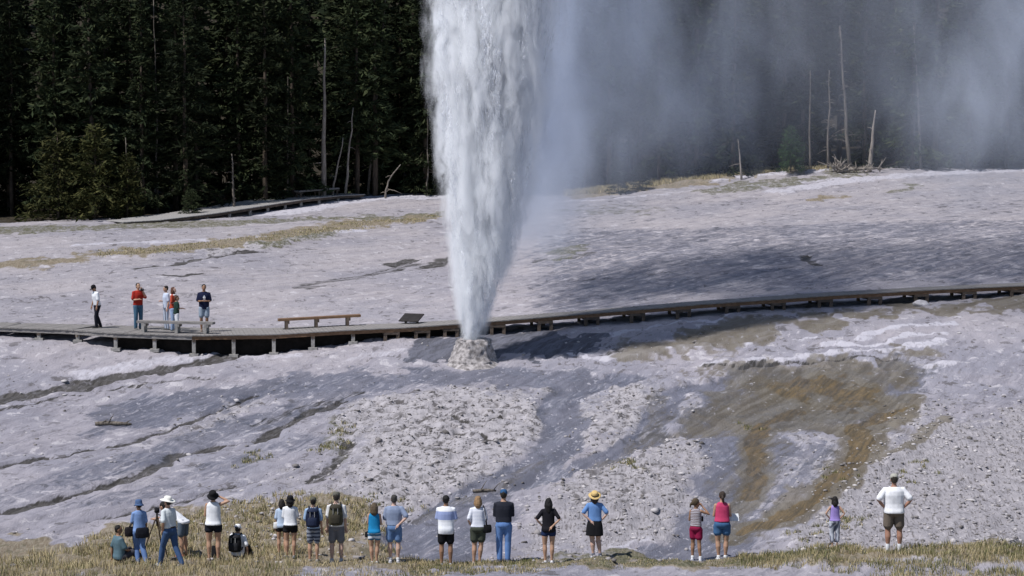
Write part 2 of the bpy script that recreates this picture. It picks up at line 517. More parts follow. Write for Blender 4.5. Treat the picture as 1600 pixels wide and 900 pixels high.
# upper right: dark rock streaks, olive band, tan knoll by the trees
patch('green', [(840, 400), (870, 388), (930, 384), (920, 398), (860, 410)], .7, .05)
stroke('dark', [(845, 408), (900, 404), (925, 397)], .6, .6, -.05)
stroke('dark', [(850, 440), (920, 437), (990, 432), (1040, 426)], .5, .45, -.04)
stroke('dark', [(800, 470), (860, 462), (930, 458)], .6, .4, -.04)
stroke('dark', [(1255, 400), (1275, 416)], .4, .7, -.05)
patch('grass', [(870, 309), (930, 300), (1010, 284), (1100, 271), (1200, 264), (1290, 262), (1290, 268), (1180, 276), (1090, 290), (990, 302), (900, 312)], 1.0, .05, 1.0, 1.0)
patch('green', [(1090, 300), (1150, 286), (1240, 280), (1330, 268), (1400, 266), (1330, 280), (1200, 296), (1120, 308)], .75, .04, 1.0, 1.6)
patch('grass', [(1240, 312), (1300, 305), (1340, 308), (1290, 316)], .7)
patch('green', [(1370, 300), (1420, 285), (1450, 288), (1410, 302)], .7)
patch('green', [(860, 325), (1000, 322), (1060, 330), (1000, 338), (870, 336)], .5, .02, 1.0, 2.0)

# the near bank: dry grass, a worn path before it
patch('grass', [(-160, 915), (-160, 845), (130, 838), (200, 830), (330, 805), (470, 778), (560, 785), (590, 850), (700, 882), (900, 880), (1130, 876), (1470, 866), (1760, 858), (1760, 893), (1300, 888), (1000, 889), (760, 893), (500, 896), (400, 915)], .9, .06, .8)
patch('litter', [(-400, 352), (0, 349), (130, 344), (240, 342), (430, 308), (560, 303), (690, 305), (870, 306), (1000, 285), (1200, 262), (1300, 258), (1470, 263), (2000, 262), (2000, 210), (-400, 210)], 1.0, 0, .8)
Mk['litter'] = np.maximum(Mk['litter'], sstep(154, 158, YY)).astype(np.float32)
patch('green', [(880, 888), (860, 879), (1000, 876), (1150, 872), (1300, 872), (1300, 886), (1100, 886)], .9, .02, .4)

# ---- relief
bl = sstep(88, 100, YY)          # the strike of the beds turns from downhill to along the slope
def turned(ang):
    c, s = math.cos(ang), math.sin(ang)
    return XX * c + YY * s, -XX * s + YY * c
u1, v1 = turned(R(65)); u2, v2 = turned(R(38))
def streak(fu, fv, oct, seed):
    return fbm(u1 * fu, v1 * fv, oct, seed) * (1 - bl) + fbm(u2 * fu, v2 * fv, oct, seed + 40) * bl
st_big = streak(.10, .55, 4, 1)
st_mid = streak(.25, 1.8, 3, 2)
near = 1 - sstep(100, 200, YY)
vis = (1 - FAR.clip(0, 1))
dry = 1 - np.clip(Mk['wet_and_shade'] * .8, 0, 1)
# low terraces: steps down the slope with a sharp lip
tq = (ZB + .16 * st_big + .06 * st_mid) / .15
tf = tq - np.floor(tq)
terr = (np.floor(tq) + sstep(.0, .16, tf)) * .15 - (tq * .15)
tq2 = (ZB + .12 * fbm(XX * .5, YY * .22, 4, 51) + .05 * fbm(XX * 1.7, YY * .6, 3, 52)) / .10
tf2 = tq2 - np.floor(tq2)
terr2 = (np.floor(tq2) + sstep(.0, .2, tf2)) * .10 - (tq2 * .10)
calm = (1 - Mk['wet_and_shade'] * .55) * (1 - .7 * sstep(0, 1, np.clip(bl * (1 - Mk['dark']), 0, 1)) * .6)
relief = terr * .50 * calm + terr2 * .30 * calm + .06 * st_big + .030 * st_mid * dry
edge, cid = cells(XX * 1.7 + .6 * fbm(XX, YY, 2, 31), YY * .55 + .4 * fbm(XX * .7, YY * .7, 2, 32), 9)
crack = 1 - sstep(.0, .09, edge)
relief += Mk['rubble'] * ((cid - .5) * .10 - crack * .08 + .05 * fbm(XX * 3.1, YY * 1.3, 3, 21))
edge2, cid2 = cells(XX * 4.2, YY * 1.5, 19)
stone_ = np.clip(Mk['peb'] + .8 * Mk['rubble'] + .35 * (1 - Mk['wet_and_shade']) * (fbm(XX * .3, YY * .15, 3, 61) > .1), 0, 1)
relief += stone_ * ((cid2 - .55).clip(0, 1) * .13 - .015 * (edge2 < .08))
relief += .018 * fbm(XX * 2.2, YY * .8, 3, 22) * dry + .03 * Mk['grass'] * fbm(XX * 1.2, YY * .9, 3, 23)
# nothing may poke above the boardwalk: flatten a strip under it is not needed, the deck stands clear
cone_r = np.hypot((XX - (-1.42)), (YY - 89.0))
flat = sstep(.4, 2.0, cone_r)
ZZ = ZB + (relief * flat + DZ) * vis
ZZ = ZZ * (1 - sstep(900, 2400, YY) * .6)

def ground_z(X, Y):
    """height of the finished ground"""
    i = int(np.clip(np.searchsorted(GX, X) - 1, 0, len(GX) - 2)); j = int(np.clip(np.searchsorted(GY, Y) - 1, 0, len(GY) - 2))
    tx = (X - GX[i]) / (GX[i + 1] - GX[i]); ty = (Y - GY[j]) / (GY[j + 1] - GY[j])
    return float((ZZ[j, i] * (1 - tx) + ZZ[j, i + 1] * tx) * (1 - ty) + (ZZ[j + 1, i] * (1 - tx) + ZZ[j + 1, i + 1] * tx) * ty)

_idx = np.arange(SH[0] * SH[1]).reshape(SH)
_f = np.stack([_idx[:-1, :-1], _idx[:-1, 1:], _idx[1:, 1:], _idx[1:, :-1]], -1).reshape(-1, 4)
ter = np_mesh('sinter_slope', np.stack([XX, YY, ZZ], -1).reshape(-1, 3), _f, 4, True)
def attr(me, name, arrs):
    a = me.color_attributes.new(name, 'FLOAT_COLOR', 'POINT')
    c = np.ones((len(me.vertices), 4), np.float32)
    for k, s in enumerate(arrs): c[:, k] = s.ravel()
    a.data.foreach_set('color', c.ravel())
attr(ter, 'masks_a', (Mk['wet_and_shade'], Mk['dark'], Mk['algae'], Mk['orange']))
attr(ter, 'masks_b', (Mk['rubble'], Mk['grass'], Mk['green'], Mk['white']))
attr(ter, 'masks_c', (Mk['peb'], np.clip(crack * Mk['rubble'], 0, 1), Mk['cone_dark'], Mk['litter']))

def terrain_material():
    m, nt, p = mat_new('sinter_ground')
    N, L = nt.nodes, nt.links
    tc = N.new('ShaderNodeTexCoord')
    def mapping(size, rot=0.0):
        """texture space whose grain is size metres long along its own axes, turned by rot"""
        mp = N.new('ShaderNodeMapping'); mp.vector_type = 'TEXTURE'
        mp.inputs['Scale'].default_value = size; mp.inputs['Rotation'].default_value = (0, 0, rot)
        L.new(tc.outputs['Object'], mp.inputs['Vector']); return mp.outputs['Vector']
    def nz(vec, scale, detail=4, rough=.6, dist=0.0):
        n = N.new('ShaderNodeTexNoise'); n.inputs['Scale'].default_value = scale; n.inputs['Detail'].default_value = detail
        n.inputs['Roughness'].default_value = rough; n.inputs['Distortion'].default_value = dist
        L.new(vec, n.inputs['Vector']); return n.outputs['Fac']
    def ramp(fac, a, b, lo, hi):
        r = N.new('ShaderNodeMapRange'); r.inputs[1].default_value = a; r.inputs[2].default_value = b
        r.inputs[3].default_value = lo; r.inputs[4].default_value = hi; r.interpolation_type = 'SMOOTHSTEP'
        L.new(fac, r.inputs[0]); return r.outputs[0]
    def math_(op, a, b, clamp=True):
        q = N.new('ShaderNodeMath'); q.operation = op; q.use_clamp = clamp and op != 'SUBTRACT'
        for k, v in enumerate((a, b)):
            if isinstance(v, (int, float)): q.inputs[k].default_value = v
            else: L.new(v, q.inputs[k])
        return q.outputs[0]
    def mixf(fac, a, b):
        q = N.new('ShaderNodeMix'); q.data_type = 'FLOAT'
        L.new(fac, q.inputs[0]); L.new(a, q.inputs[2]); L.new(b, q.inputs[3]); return q.outputs[0]
    def mix(fac, a, b):
        q = N.new('ShaderNodeMix'); q.data_type = 'RGBA'
        if isinstance(fac, (int, float)): q.inputs[0].default_value = fac
        else: L.new(fac, q.inputs[0])
        for k, v in ((6, a), (7, b)):
            if isinstance(v, tuple): q.inputs[k].default_value = (*v, 1)
            else: L.new(v, q.inputs[k])
        return q.outputs[2]
    def sep(name):
        a = N.new('ShaderNodeVertexColor'); a.layer_name = name
        s = N.new('ShaderNodeSeparateColor'); L.new(a.outputs['Color'], s.inputs[0])
        return s.outputs[0], s.outputs[1], s.outputs[2], a.outputs['Alpha']
    wet_and_shade, dark, algae, orange = sep('masks_a')
    rubble, grass, green, white = sep('masks_b')
    peb, crack_, cone_dark, litter = sep('masks_c')
    pos = N.new('ShaderNodeSeparateXYZ'); L.new(tc.outputs['Object'], pos.inputs[0])
    upper = ramp(pos.outputs[1], 84, 97, 0, 1)                # further up, the beds strike across the slope
    big = nz(mapping((6, 9, 1)), 1.0, 3, .6)
    low_ = nz(mapping((.45, 6.0, 1), -R(24)), 1.0, 4, .68, .5)
    upp_ = nz(mapping((.60, 9.0, 1), -R(43)), 1.0, 4, .68, .5)
    stk = mixf(upper, low_, upp_)                             # long streaks down the flow
    lowf = nz(mapping((.13, 1.5, 1), -R(20)), 1.0, 3, .7, .3)
    uppf = nz(mapping((.20, 2.4, 1), -R(40)), 1.0, 3, .7, .3)
    stf = mixf(upper, lowf, uppf)                             # the same, fine
    dash = nz(mapping((.62, .75, 1)), 1.0, 4, .72, .4)        # cracks and the shade of small ledges, painted as short dashes
    dash2 = nz(mapping((.26, .50, 1)), 1.0, 3, .7, .3)
    grit = nz(mapping((.060, .34, 1)), 1.0, 2, .7)            # stones and knobs
    med = nz(mapping((1.5, 3.4, 1)), 1.0, 4, .7, .6)
    def rag(mask, n, amt=.55, a=.40, b=.60):
        """a mask with a crisp, ragged border"""
        return ramp(math_('ADD', mask, math_('MULTIPLY', math_('SUBTRACT', n, .5), amt, False), False), a, b, 0, 1)
    # dry sinter: lilac white with grey drifts
    c = mix(upper, mix(ramp(big, .35, .65, 0, 1), (.365, .340, .375), (.285, .278, .325)), mix(ramp(big, .35, .65, 0, 1), (.415, .380, .395), (.325, .308, .340)))
    calm_ = ramp(upper, 0, 1, 1, .50)
    c = mix(math_('MULTIPLY', ramp(stk, .46, .62, 0, .62), calm_), c, (.215, .205, .240))
    c = mix(math_('MULTIPLY', ramp(stf, .56, .70, 0, .50), calm_), c, (.165, .155, .170))
    c = mix(math_('MULTIPLY', ramp(stf, .30, .44, .45, 0), calm_), c, (.47, .445, .47))
    c = mix(math_('MULTIPLY', ramp(dash, .57, .64, 0, .85), ramp(big, .36, .55, .35, 1)), c, (.120, .110, .115))
    c = mix(ramp(dash2, .62, .70, 0, .7), c, (.13, .12, .125))
    c = mix(ramp(dash, .33, .43, .75, 0), c, (.56, .53, .555))
    c = mix(ramp(grit, .60, .72, 0, .35), c, (.16, .15, .155))
    wt = rag(white, stf, 1.1, .36, .70)
    c = mix(wt, c, mix(ramp(dash2, .52, .64, 0, .7), (.52, .50, .55), (.28, .268, .30)))
    # pebble slopes
    pc = mix(ramp(dash2, .35, .65, 0, 1), (.385, .362, .38), (.30, .282, .30))
    pc = mix(ramp(grit, .55, .63, 0, .85), pc, (.135, .122, .12))
    pc = mix(ramp(grit, .30, .42, .7, 0), pc, (.55, .52, .535))
    c = mix(math_('MULTIPLY', rag(peb, dash, 1.4, .30, .74), .92), c, pc)
    # broken plates: pale, with dark gaps and painted shade under their edges
    rc = mix(ramp(dash2, .35, .62, 0, 1), (.48, .452, .47), (.36, .338, .352))
    rc = mix(ramp(grit, .60, .70, 0, .6), rc, (.17, .155, .155))
    rc = mix(ramp(dash2, .56, .63, 0, .9), rc, (.095, .087, .088))
    rc = mix(ramp(dash, .56, .62, 0, .85), rc, (.11, .10, .10))
    rf = rag(rubble, dash, 1.5, .30, .74)
    c = mix(math_('MULTIPLY', rf, .92), c, rc)
    c = mix(math_('MULTIPLY', crack_, .7), c, (.075, .067, .063))
    # damp silica and the painted plume shade: blue-grey, with dry crusts standing out of it
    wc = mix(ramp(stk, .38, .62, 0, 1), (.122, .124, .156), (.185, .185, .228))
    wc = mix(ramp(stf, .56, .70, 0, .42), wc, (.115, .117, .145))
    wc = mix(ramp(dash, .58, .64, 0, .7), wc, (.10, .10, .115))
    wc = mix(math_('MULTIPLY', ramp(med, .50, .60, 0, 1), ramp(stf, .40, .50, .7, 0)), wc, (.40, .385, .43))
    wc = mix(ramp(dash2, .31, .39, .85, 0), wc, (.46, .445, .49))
    c = mix(math_('MULTIPLY', rag(wet_and_shade, math_('MULTIPLY', math_('ADD', dash, stf, False), .5), 1.9, .36, .64), ramp(wet_and_shade, .2, .9, .6, 1)), c, wc)
    # dark blue-grey ground around the cone
    c = mix(math_('MULTIPLY', rag(cone_dark, stf, 1.0), .9), c, mix(ramp(stf, .42, .60, 0, 1), (.125, .130, .165), (.060, .063, .080)))
    # microbial mats
    ac = mix(ramp(stk, .38, .62, 0, 1), (.110, .088, .052), (.180, .156, .115))
    ac = mix(ramp(stf, .56, .68, 0, .6), ac, (.075, .062, .040))
    ac = mix(ramp(dash2, .30, .38, .75, 0), ac, (.36, .345, .36))
    c = mix(math_('MULTIPLY', rag(algae, math_('MULTIPLY', math_('ADD', med, stf, False), .5), 1.5, .34, .70), ramp(algae, .3, 1, .50, .84)), c, ac)
    oc = mix(ramp(stf, .36, .62, 0, 1), (.165, .110, .045), (.070, .052, .027))
    oc = mix(ramp(dash2, .29, .36, .6, 0), oc, (.30, .24, .15))
    c = mix(math_('MULTIPLY', rag(orange, stk, .9, .36, .74), .75), c, oc)
    # seams, turf, straw, forest floor
    c = mix(math_('MULTIPLY', rag(dark, stf, 1.1, .38, .68), ramp(dash2, .32, .52, .7, 1)), c, mix(ramp(stf, .4, .6, 0, 1), (.095, .088, .085), (.045, .041, .038)))
    gc = mix(ramp(grit, .38, .62, 0, 1), (.29, .245, .175), (.20, .155, .095))
    gc = mix(ramp(dash2, .52, .62, 0, .7), gc, (.13, .115, .06))
    c = mix(math_('MULTIPLY', rag(grass, dash, 1.1, .36, .70), .9), c, gc)
    vc = mix(ramp(grit, .38, .62, 0, 1), (.17, .16, .105), (.085, .085, .045))
    c = mix(math_('MULTIPLY', math_('MULTIPLY', rag(green, dash, 1.2, .36, .72), ramp(dash2, .36, .56, .35, 1)), .9), c, vc)
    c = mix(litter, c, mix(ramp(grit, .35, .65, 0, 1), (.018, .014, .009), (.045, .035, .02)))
    tone = N.new('ShaderNodeHueSaturation'); tone.inputs['Value'].default_value = .81
    L.new(c, tone.inputs['Color'])
    L.new(tone.outputs['Color'], p.inputs['Base Color'])
    set_spec(p, .3)
    L.new(ramp(math_('MULTIPLY', rag(wet_and_shade, dash, .5), ramp(med, .42, .58, .2, 1)), 0, 1, .92, .38), p.inputs['Roughness'])
    b = N.new('ShaderNodeBump'); b.inputs['Strength'].default_value = .6; b.inputs['Distance'].default_value = .06
    hsum = math_('ADD', math_('MULTIPLY', dash2, .6), math_('MULTIPLY', grit, .5), False)
    L.new(hsum, b.inputs['Height'])
    L.new(b.outputs['Normal'], p.inputs['Normal'])
    return m
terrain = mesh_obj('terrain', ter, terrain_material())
tag(terrain, kind='structure')
# ------------------------------------------------------------------ timber
wood_grey = noise_mat('weathered_timber', (.16, .15, .145), (.30, .28, .265), 3.0, .9, .4, 30, (1, 8, 8))
wood_pale = noise_mat('sun_bleached_planks', (.26, .25, .245), (.42, .40, .385), 3.0, .9, .4, 30, (1, 8, 8))
wood_brown = noise_mat('brown_timber', (.135, .080, .048), (.235, .145, .088), 3.0, .85, .4, 30, (1, 8, 8))
wood_dark = noise_mat('dark_timber', (.07, .055, .045), (.13, .10, .08), 4.0, .9, .3, 20)  # dark brown timber for posts, legs and beams
under_black = noise_mat('under_deck_shade', (.008, .007, .006), (.018, .015, .013), 4.0, .9, .3, 20)  # near-black colour standing in for the shade under the deck
wood_post = noise_mat('pale_post_timber', (.22, .21, .20), (.38, .36, .34), 6.0, .9, .4, 24)

# ------------------------------------------------------------------ boardwalk: front edge points (photograph column, row of the deck edge, distance) and width
BW = [(-200, 506, 94), (0, 511, 93), (110, 515, 92.2), (178, 520, 91.0), (300, 524, 90.5), (430, 522, 91.0), (530, 516, 91.4), (640, 511, 92.0), (740, 504, 92.6), (900, 491, 93.5),
      (1100, 474.5, 94.5), (1300, 461, 95.5), (1470, 451.5, 96.5), (1620, 445, 97.4), (1800, 438, 98.6)]
BWW = [2.0, 2.0, 2.4, 3.3, 3.3, 2.8, 2.2, 1.9, 1.6, 1.35, 1.35, 1.35, 1.35, 1.35, 1.35]
bw_front = [at(*p) for p in BW]
boardwalk = empty('boardwalk', ground_at(430, 550), 0, 'long raised timber boardwalk passing behind the geyser cone', 'boardwalk')
boardwalk_origin = Vector(boardwalk.location)
def lpos(v): return Vector(v) - boardwalk_origin

def along(path, wid, step):
    """walk a polyline in equal steps: yields point, unit direction (flat), width"""
    out = []; carry = 0.0
    for k in range(len(path) - 1):
        a, b = path[k], path[k + 1]
        Ls = (b - a).length
        s = carry
        while s < Ls:
            t = s / Ls
            out.append((a.lerp(b, t), (b - a).normalized(), wid[k] * (1 - t) + wid[k + 1] * t))
            s += step
        carry = s - Ls
    return out

def deck(path, wid, parent, org, mats, post_px=None, post_r=.055, seed=1, fascia_h=.12, pair=True, plank=.15):
    rnd = random.Random(seed)
    bm = bmesh.new()
    for p, d, w in along(path, wid, plank):
        flat_d = Vector((d.x, d.y, 0)).normalized()
        n = Vector((-flat_d.y, flat_d.x, 0))
        if n.y < 0: n = -n
        o = rnd.uniform(-.012, .012)
        a = p + n * (-.05 + o) + Vector((0, 0, rnd.uniform(-.004, .004)))
        b = p + n * (w + .05 + o) + Vector((0, 0, rnd.uniform(-.004, .004)))
        add_beam(bm, a - org - Vector((0, 0, .02)), b - org - Vector((0, 0, .02)), plank * .93, .04)
    dk = mesh_obj('deck_planks', bm_mesh(bm, 'deck_planks'), mats[0], parent)
    dk['kind'] = 'stuff'
    for k in range(len(path) - 1):
        a, b = path[k], path[k + 1]
        d = (b - a).normalized(); n = Vector((-d.y, d.x, 0)).normalized()
        if n.y < 0: n = -n
        for off, name in ((.02, 'edge_beam'), (None, 'edge_beam')):
            wa = off if off is not None else wid[k] - .06
            wb = off if off is not None else wid[k + 1] - .06
            bm = bmesh.new()
            add_beam(bm, a + n * wa - org - Vector((0, 0, .043 + fascia_h / 2)), b + n * wb - org - Vector((0, 0, .043 + fascia_h / 2)), .07, fascia_h)
            mesh_obj(name, bm_mesh(bm, name), mats[1][k] if isinstance(mats[1], list) else mats[1], parent)

deck(bw_front, BWW, boardwalk, boardwalk_origin, (wood_grey, [wood_grey] * 4 + [wood_brown] * 11), fascia_h=.13)

def edge_point(px, path_px=BW, path=bw_front, wid=BWW):
    for k in range(len(path_px) - 1):
        if path_px[k][0] <= px <= path_px[k + 1][0]:
            t = (px - path_px[k][0]) / (path_px[k + 1][0] - path_px[k][0])
            d = (path[k + 1] - path[k]).normalized(); n = Vector((-d.y, d.x, 0)).normalized()
            if n.y < 0: n = -n
            return path[k].lerp(path[k + 1], t), d, n, wid[k] * (1 - t) + wid[k + 1] * t

bents = [-120, -30, 60, 120, 180, 241, 303, 365, 428, 489, 552, 612, 660, 705, 778, 852, 925, 996, 1068, 1145, 1216, 1290, 1367, 1440, 1515, 1590, 1670]
for q, px in enumerate(bents):
    p, d, n, w = edge_point(px)
    spots = [(.06, 0), (w - .1, 0)] if px < 600 else [(.06, -.24), (.06, .24), (w - .1, -.24), (w - .1, .24)]
    for off, slide in spots:
        t = p + n * off + d * slide
        g = ground_z(t.x, t.y) - .08
        top = t.z - .17
        if top - g < .05: continue
        bm = bmesh.new()
        add_box(bm, lpos((t.x, t.y, (top + g) / 2)), (.13, .13, top - g))
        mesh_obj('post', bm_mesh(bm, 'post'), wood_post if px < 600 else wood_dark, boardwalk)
        if off == .06 and px < 600:
            bm = bmesh.new()
            add_box(bm, lpos((t.x, t.y + .02, ground_z(t.x, t.y) + .02)), (.34, .34, .12))
            mesh_obj('footing', bm_mesh(bm, 'footing'), wood_post, boardwalk)
    bm = bmesh.new()
    a = p + n * -.02 - Vector((0, 0, .22)); b = p + n * (w + .02) - Vector((0, 0, .22))
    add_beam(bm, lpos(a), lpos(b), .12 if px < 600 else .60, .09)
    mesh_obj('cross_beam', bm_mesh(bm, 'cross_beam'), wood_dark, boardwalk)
# near-black boards added under the low platform to deepen its shade
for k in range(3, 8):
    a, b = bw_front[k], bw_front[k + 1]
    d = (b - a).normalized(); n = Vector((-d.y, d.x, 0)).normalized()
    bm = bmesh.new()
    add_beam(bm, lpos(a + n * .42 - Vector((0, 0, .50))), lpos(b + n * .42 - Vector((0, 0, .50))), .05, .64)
    mesh_obj('shade_board', bm_mesh(bm, 'shade_board'), under_black, boardwalk)

def deck_z(px, off):
    p, d, n, w = edge_point(px)
    return p + n * off

# ------------------------------------------------------------------ benches
def bench(px0, px1, off, m_seat, m_leg, h, legs, label, planks=3, plank_w=.13, thick=.09, path=None):
    ep = path or edge_point
    a, d, n, w = ep(px0); b, _, _, _ = ep(px1)
    a = a + n * off; b = b + n * off
    c = (a + b) / 2
    root = empty('bench', c, 0, label, 'bench', 'benches along the boardwalks')
    for q in range(planks):
        o = n * (q * (plank_w + .012)) + Vector((0, 0, h - thick / 2))
        bm = bmesh.new()
        add_beam(bm, a + o - c, b + o - c, plank_w, thick)
        mesh_obj('seat_plank', bm_mesh(bm, 'seat_plank'), m_seat, root)
    W = planks * (plank_w + .012)
    for t in legs:
        base = a.lerp(b, t)
        for s in (.1, .9):
            bm = bmesh.new()
            pos = base + n * (W * s - plank_w / 2) + d * 0.0
            add_box(bm, pos - c + Vector((0, 0, (h - thick) / 2)), (.11, .09, h - thick))
            mesh_obj('leg', bm_mesh(bm, 'leg'), m_leg, root)
        bm = bmesh.new()
        add_beam(bm, base + n * (-plank_w / 2) - c + Vector((.085, 0, h - thick - .06)), base + n * (W - plank_w / 2) - c + Vector((.085, 0, h - thick - .06)), .05, .11)
        mesh_obj('bearer', bm_mesh(bm, 'bearer'), m_leg, root)
    return root
bench(207, 326, .55, wood_grey, wood_post, .44, (.08, .52, .9), 'weathered grey plank bench in front of the people on the boardwalk platform')
bench(440, 571, 1.75, wood_brown, wood_dark, .42, (.1, .46, .84), 'brown plank bench on the boardwalk, empty, left of the geyser')

# ------------------------------------------------------------------ low sign panel on the boardwalk
p_, d_, n_, w_ = edge_point(655)
sgn = empty('information_sign', p_ + n_ * 1.5, R(-24), 'dark low slanted information panel on the boardwalk left of the geyser', 'sign')
bm = bmesh.new()
rot = Matrix.Rotation(R(24), 3, 'X')
add_box(bm, (0, 0, .22), (.84, .62, .05), rot)
bmesh.ops.bevel(bm, geom=bm.edges[:], offset=.01, segments=1, affect='EDGES')
mesh_obj('panel', bm_mesh(bm, 'panel'), noise_mat('dark_sign_back', (.018, .016, .015), (.035, .03, .028), 5, .6, .1), sgn)
for sx in (-.25, .25):
    bm = bmesh.new(); add_box(bm, (sx, .02, .095), (.07, .07, .19)); mesh_obj('post', bm_mesh(bm, 'post'), wood_dark, sgn)

# ------------------------------------------------------------------ far boardwalk climbing to the trees
FB = [(195, 347.5, 3), (250, 343.5, 5), (330, 334, 9), (410, 321.5, 14), (480, 310.5, 13), (530, 305.5, 10), (568, 303.5, 7)]   # column, row of the deck edge, rows of clearance under it
fb_front = [at(a, b, min(149.5, ground_at(a, b + c).y)) for a, b, c in FB]
for p in fb_front:
    p.z = max(p.z, ground_z(p.x, p.y) + .10)
far_walk = empty('boardwalk', ground_at(400, 336), 0, 'distant weathered grey boardwalk ramp climbing to the edge of the forest', 'boardwalk')
fo = Vector(far_walk.location)
deck(fb_front, [3.2] * 7, far_walk, fo, (wood_pale, wood_dark), seed=4, fascia_h=.14, plank=.22)
def far_edge(px): return edge_point(px, FB, fb_front, [3.2] * 7)
for px in (290, 325, 360, 392, 420, 447, 472, 500, 530):
    p, d, n, w = far_edge(px)
    for off in (.08, w - .1):
        t = p + n * off
        g = ground_z(t.x, t.y) - .08
        bm = bmesh.new(); hh = max(.12, t.z - .17 - g)
        add_box(bm, (t.x - fo.x, t.y - fo.y, g + hh / 2 - fo.z), (.15, .15, hh))
        mesh_obj('post', bm_mesh(bm, 'post'), wood_post, far_walk)
bench(490, 553, 1.2, wood_grey, wood_dark, .42, (.05, .5, .95), 'small grey bench at the top of the distant boardwalk', path=far_edge)

# ------------------------------------------------------------------ geyser cone
GEY = ground_at(740, 566)
GEY.z = ground_z(GEY.x, GEY.y)
bm = bmesh.new()
nr, ns = 26, 96
prof = [(1.55, -.40), (1.18, -.10), (.92, .03), (.80, .18), (.73, .42), (.67, .64), (.62, .80), (.57, .885), (.51, .91), (.46, .88), (.42, .75), (.39, .5), (.36, .2)]
def prof_at(t):
    f = t * (len(prof) - 1); i = min(int(f), len(prof) - 2); t = f - i
    return prof[i][0] * (1 - t) + prof[i + 1][0] * t, prof[i][1] * (1 - t) + prof[i + 1][1] * t
rows = []
for i in range(nr * 2 + 1):
    r, z = prof_at(i / (nr * 2))
    row = []
    for k in range(ns):
        a = 2 * math.pi * k / ns
        v = Vector((math.cos(a) * r, math.sin(a) * r, z))
        kn = mnoise.noise(v * 2.2) * .09 + mnoise.noise(v * 5) * .06 + abs(mnoise.noise(v * 9)) * .08 + abs(mnoise.noise(v * 18)) * .04
        rr = r + kn * (1 if z > .05 else .4)
        row.append(bm.verts.new((math.cos(a) * rr, math.sin(a) * rr, z + mnoise.noise(v * 6 + Vector((5, 2, 1))) * .035)))
    rows.append(row)
for i in range(len(rows) - 1):
    for k in range(ns):
        bm.faces.new((rows[i][k], rows[i][(k + 1) % ns], rows[i + 1][(k + 1) % ns], rows[i + 1][k]))
cone = mesh_obj('geyser_cone', bm_mesh(bm, 'geyser_cone', True), noise_mat('knobbly_sinter', (.13, .118, .115), (.42, .39, .385), 6, .75, .8, 20, lo=.36, hi=.62))
cone.location = GEY
tag(cone, 'short knobbly grey sinter cone from which the geyser erupts', 'geyser cone')

# ------------------------------------------------------------------ conifers
def leaf_mat(name, c1, c2, c3):
    m, nt, p = mat_new(name)
    N, L = nt.nodes, nt.links
    g = N.new('ShaderNodeNewGeometry')
    r = N.new('ShaderNodeValToRGB')
    r.color_ramp.elements[0].color = (*c1, 1); r.color_ramp.elements[1].color = (*c3, 1)
    e = r.color_ramp.elements.new(.55); e.color = (*c2, 1)
    L.new(g.outputs['Random Per Island'], r.inputs['Fac'])
    oi = N.new('ShaderNodeObjectInfo')
    h = N.new('ShaderNodeHueSaturation')
    mr = N.new('ShaderNodeMapRange'); mr.inputs[3].default_value = .6; mr.inputs[4].default_value = 1.35
    L.new(oi.outputs['Random'], mr.inputs[0]); L.new(mr.outputs[0], h.inputs['Value'])
    L.new(r.outputs['Color'], h.inputs['Color'])
    L.new(h.outputs['Color'], p.inputs['Base Color'])
    p.inputs['Roughness'].default_value = .8
    set_spec(p, .1)
    return m
needle = leaf_mat('pine_needles', (.012, .017, .009), (.024, .034, .015), (.044, .051, .023))
needle_young = leaf_mat('young_pine_needles', (.022, .028, .010), (.05, .055, .018), (.10, .095, .034))
needle_bush = leaf_mat('bush_leaves', (.018, .035, .012), (.03, .06, .018), (.05, .085, .028))
bark = noise_mat('pine_bark', (.035, .028, .022), (.11, .085, .065), 3.0, .95, .8, 10, (3, 3, .6))
bark_dead = noise_mat('bleached_snag_wood', (.15, .125, .105), (.34, .30, .26), 4.0, .9, .5, 14, (4, 4, .5))
bark_mid = noise_mat('grey_snag_wood', (.08, .068, .056), (.19, .165, .14), 4.0, .9, .5, 14, (4, 4, .5))

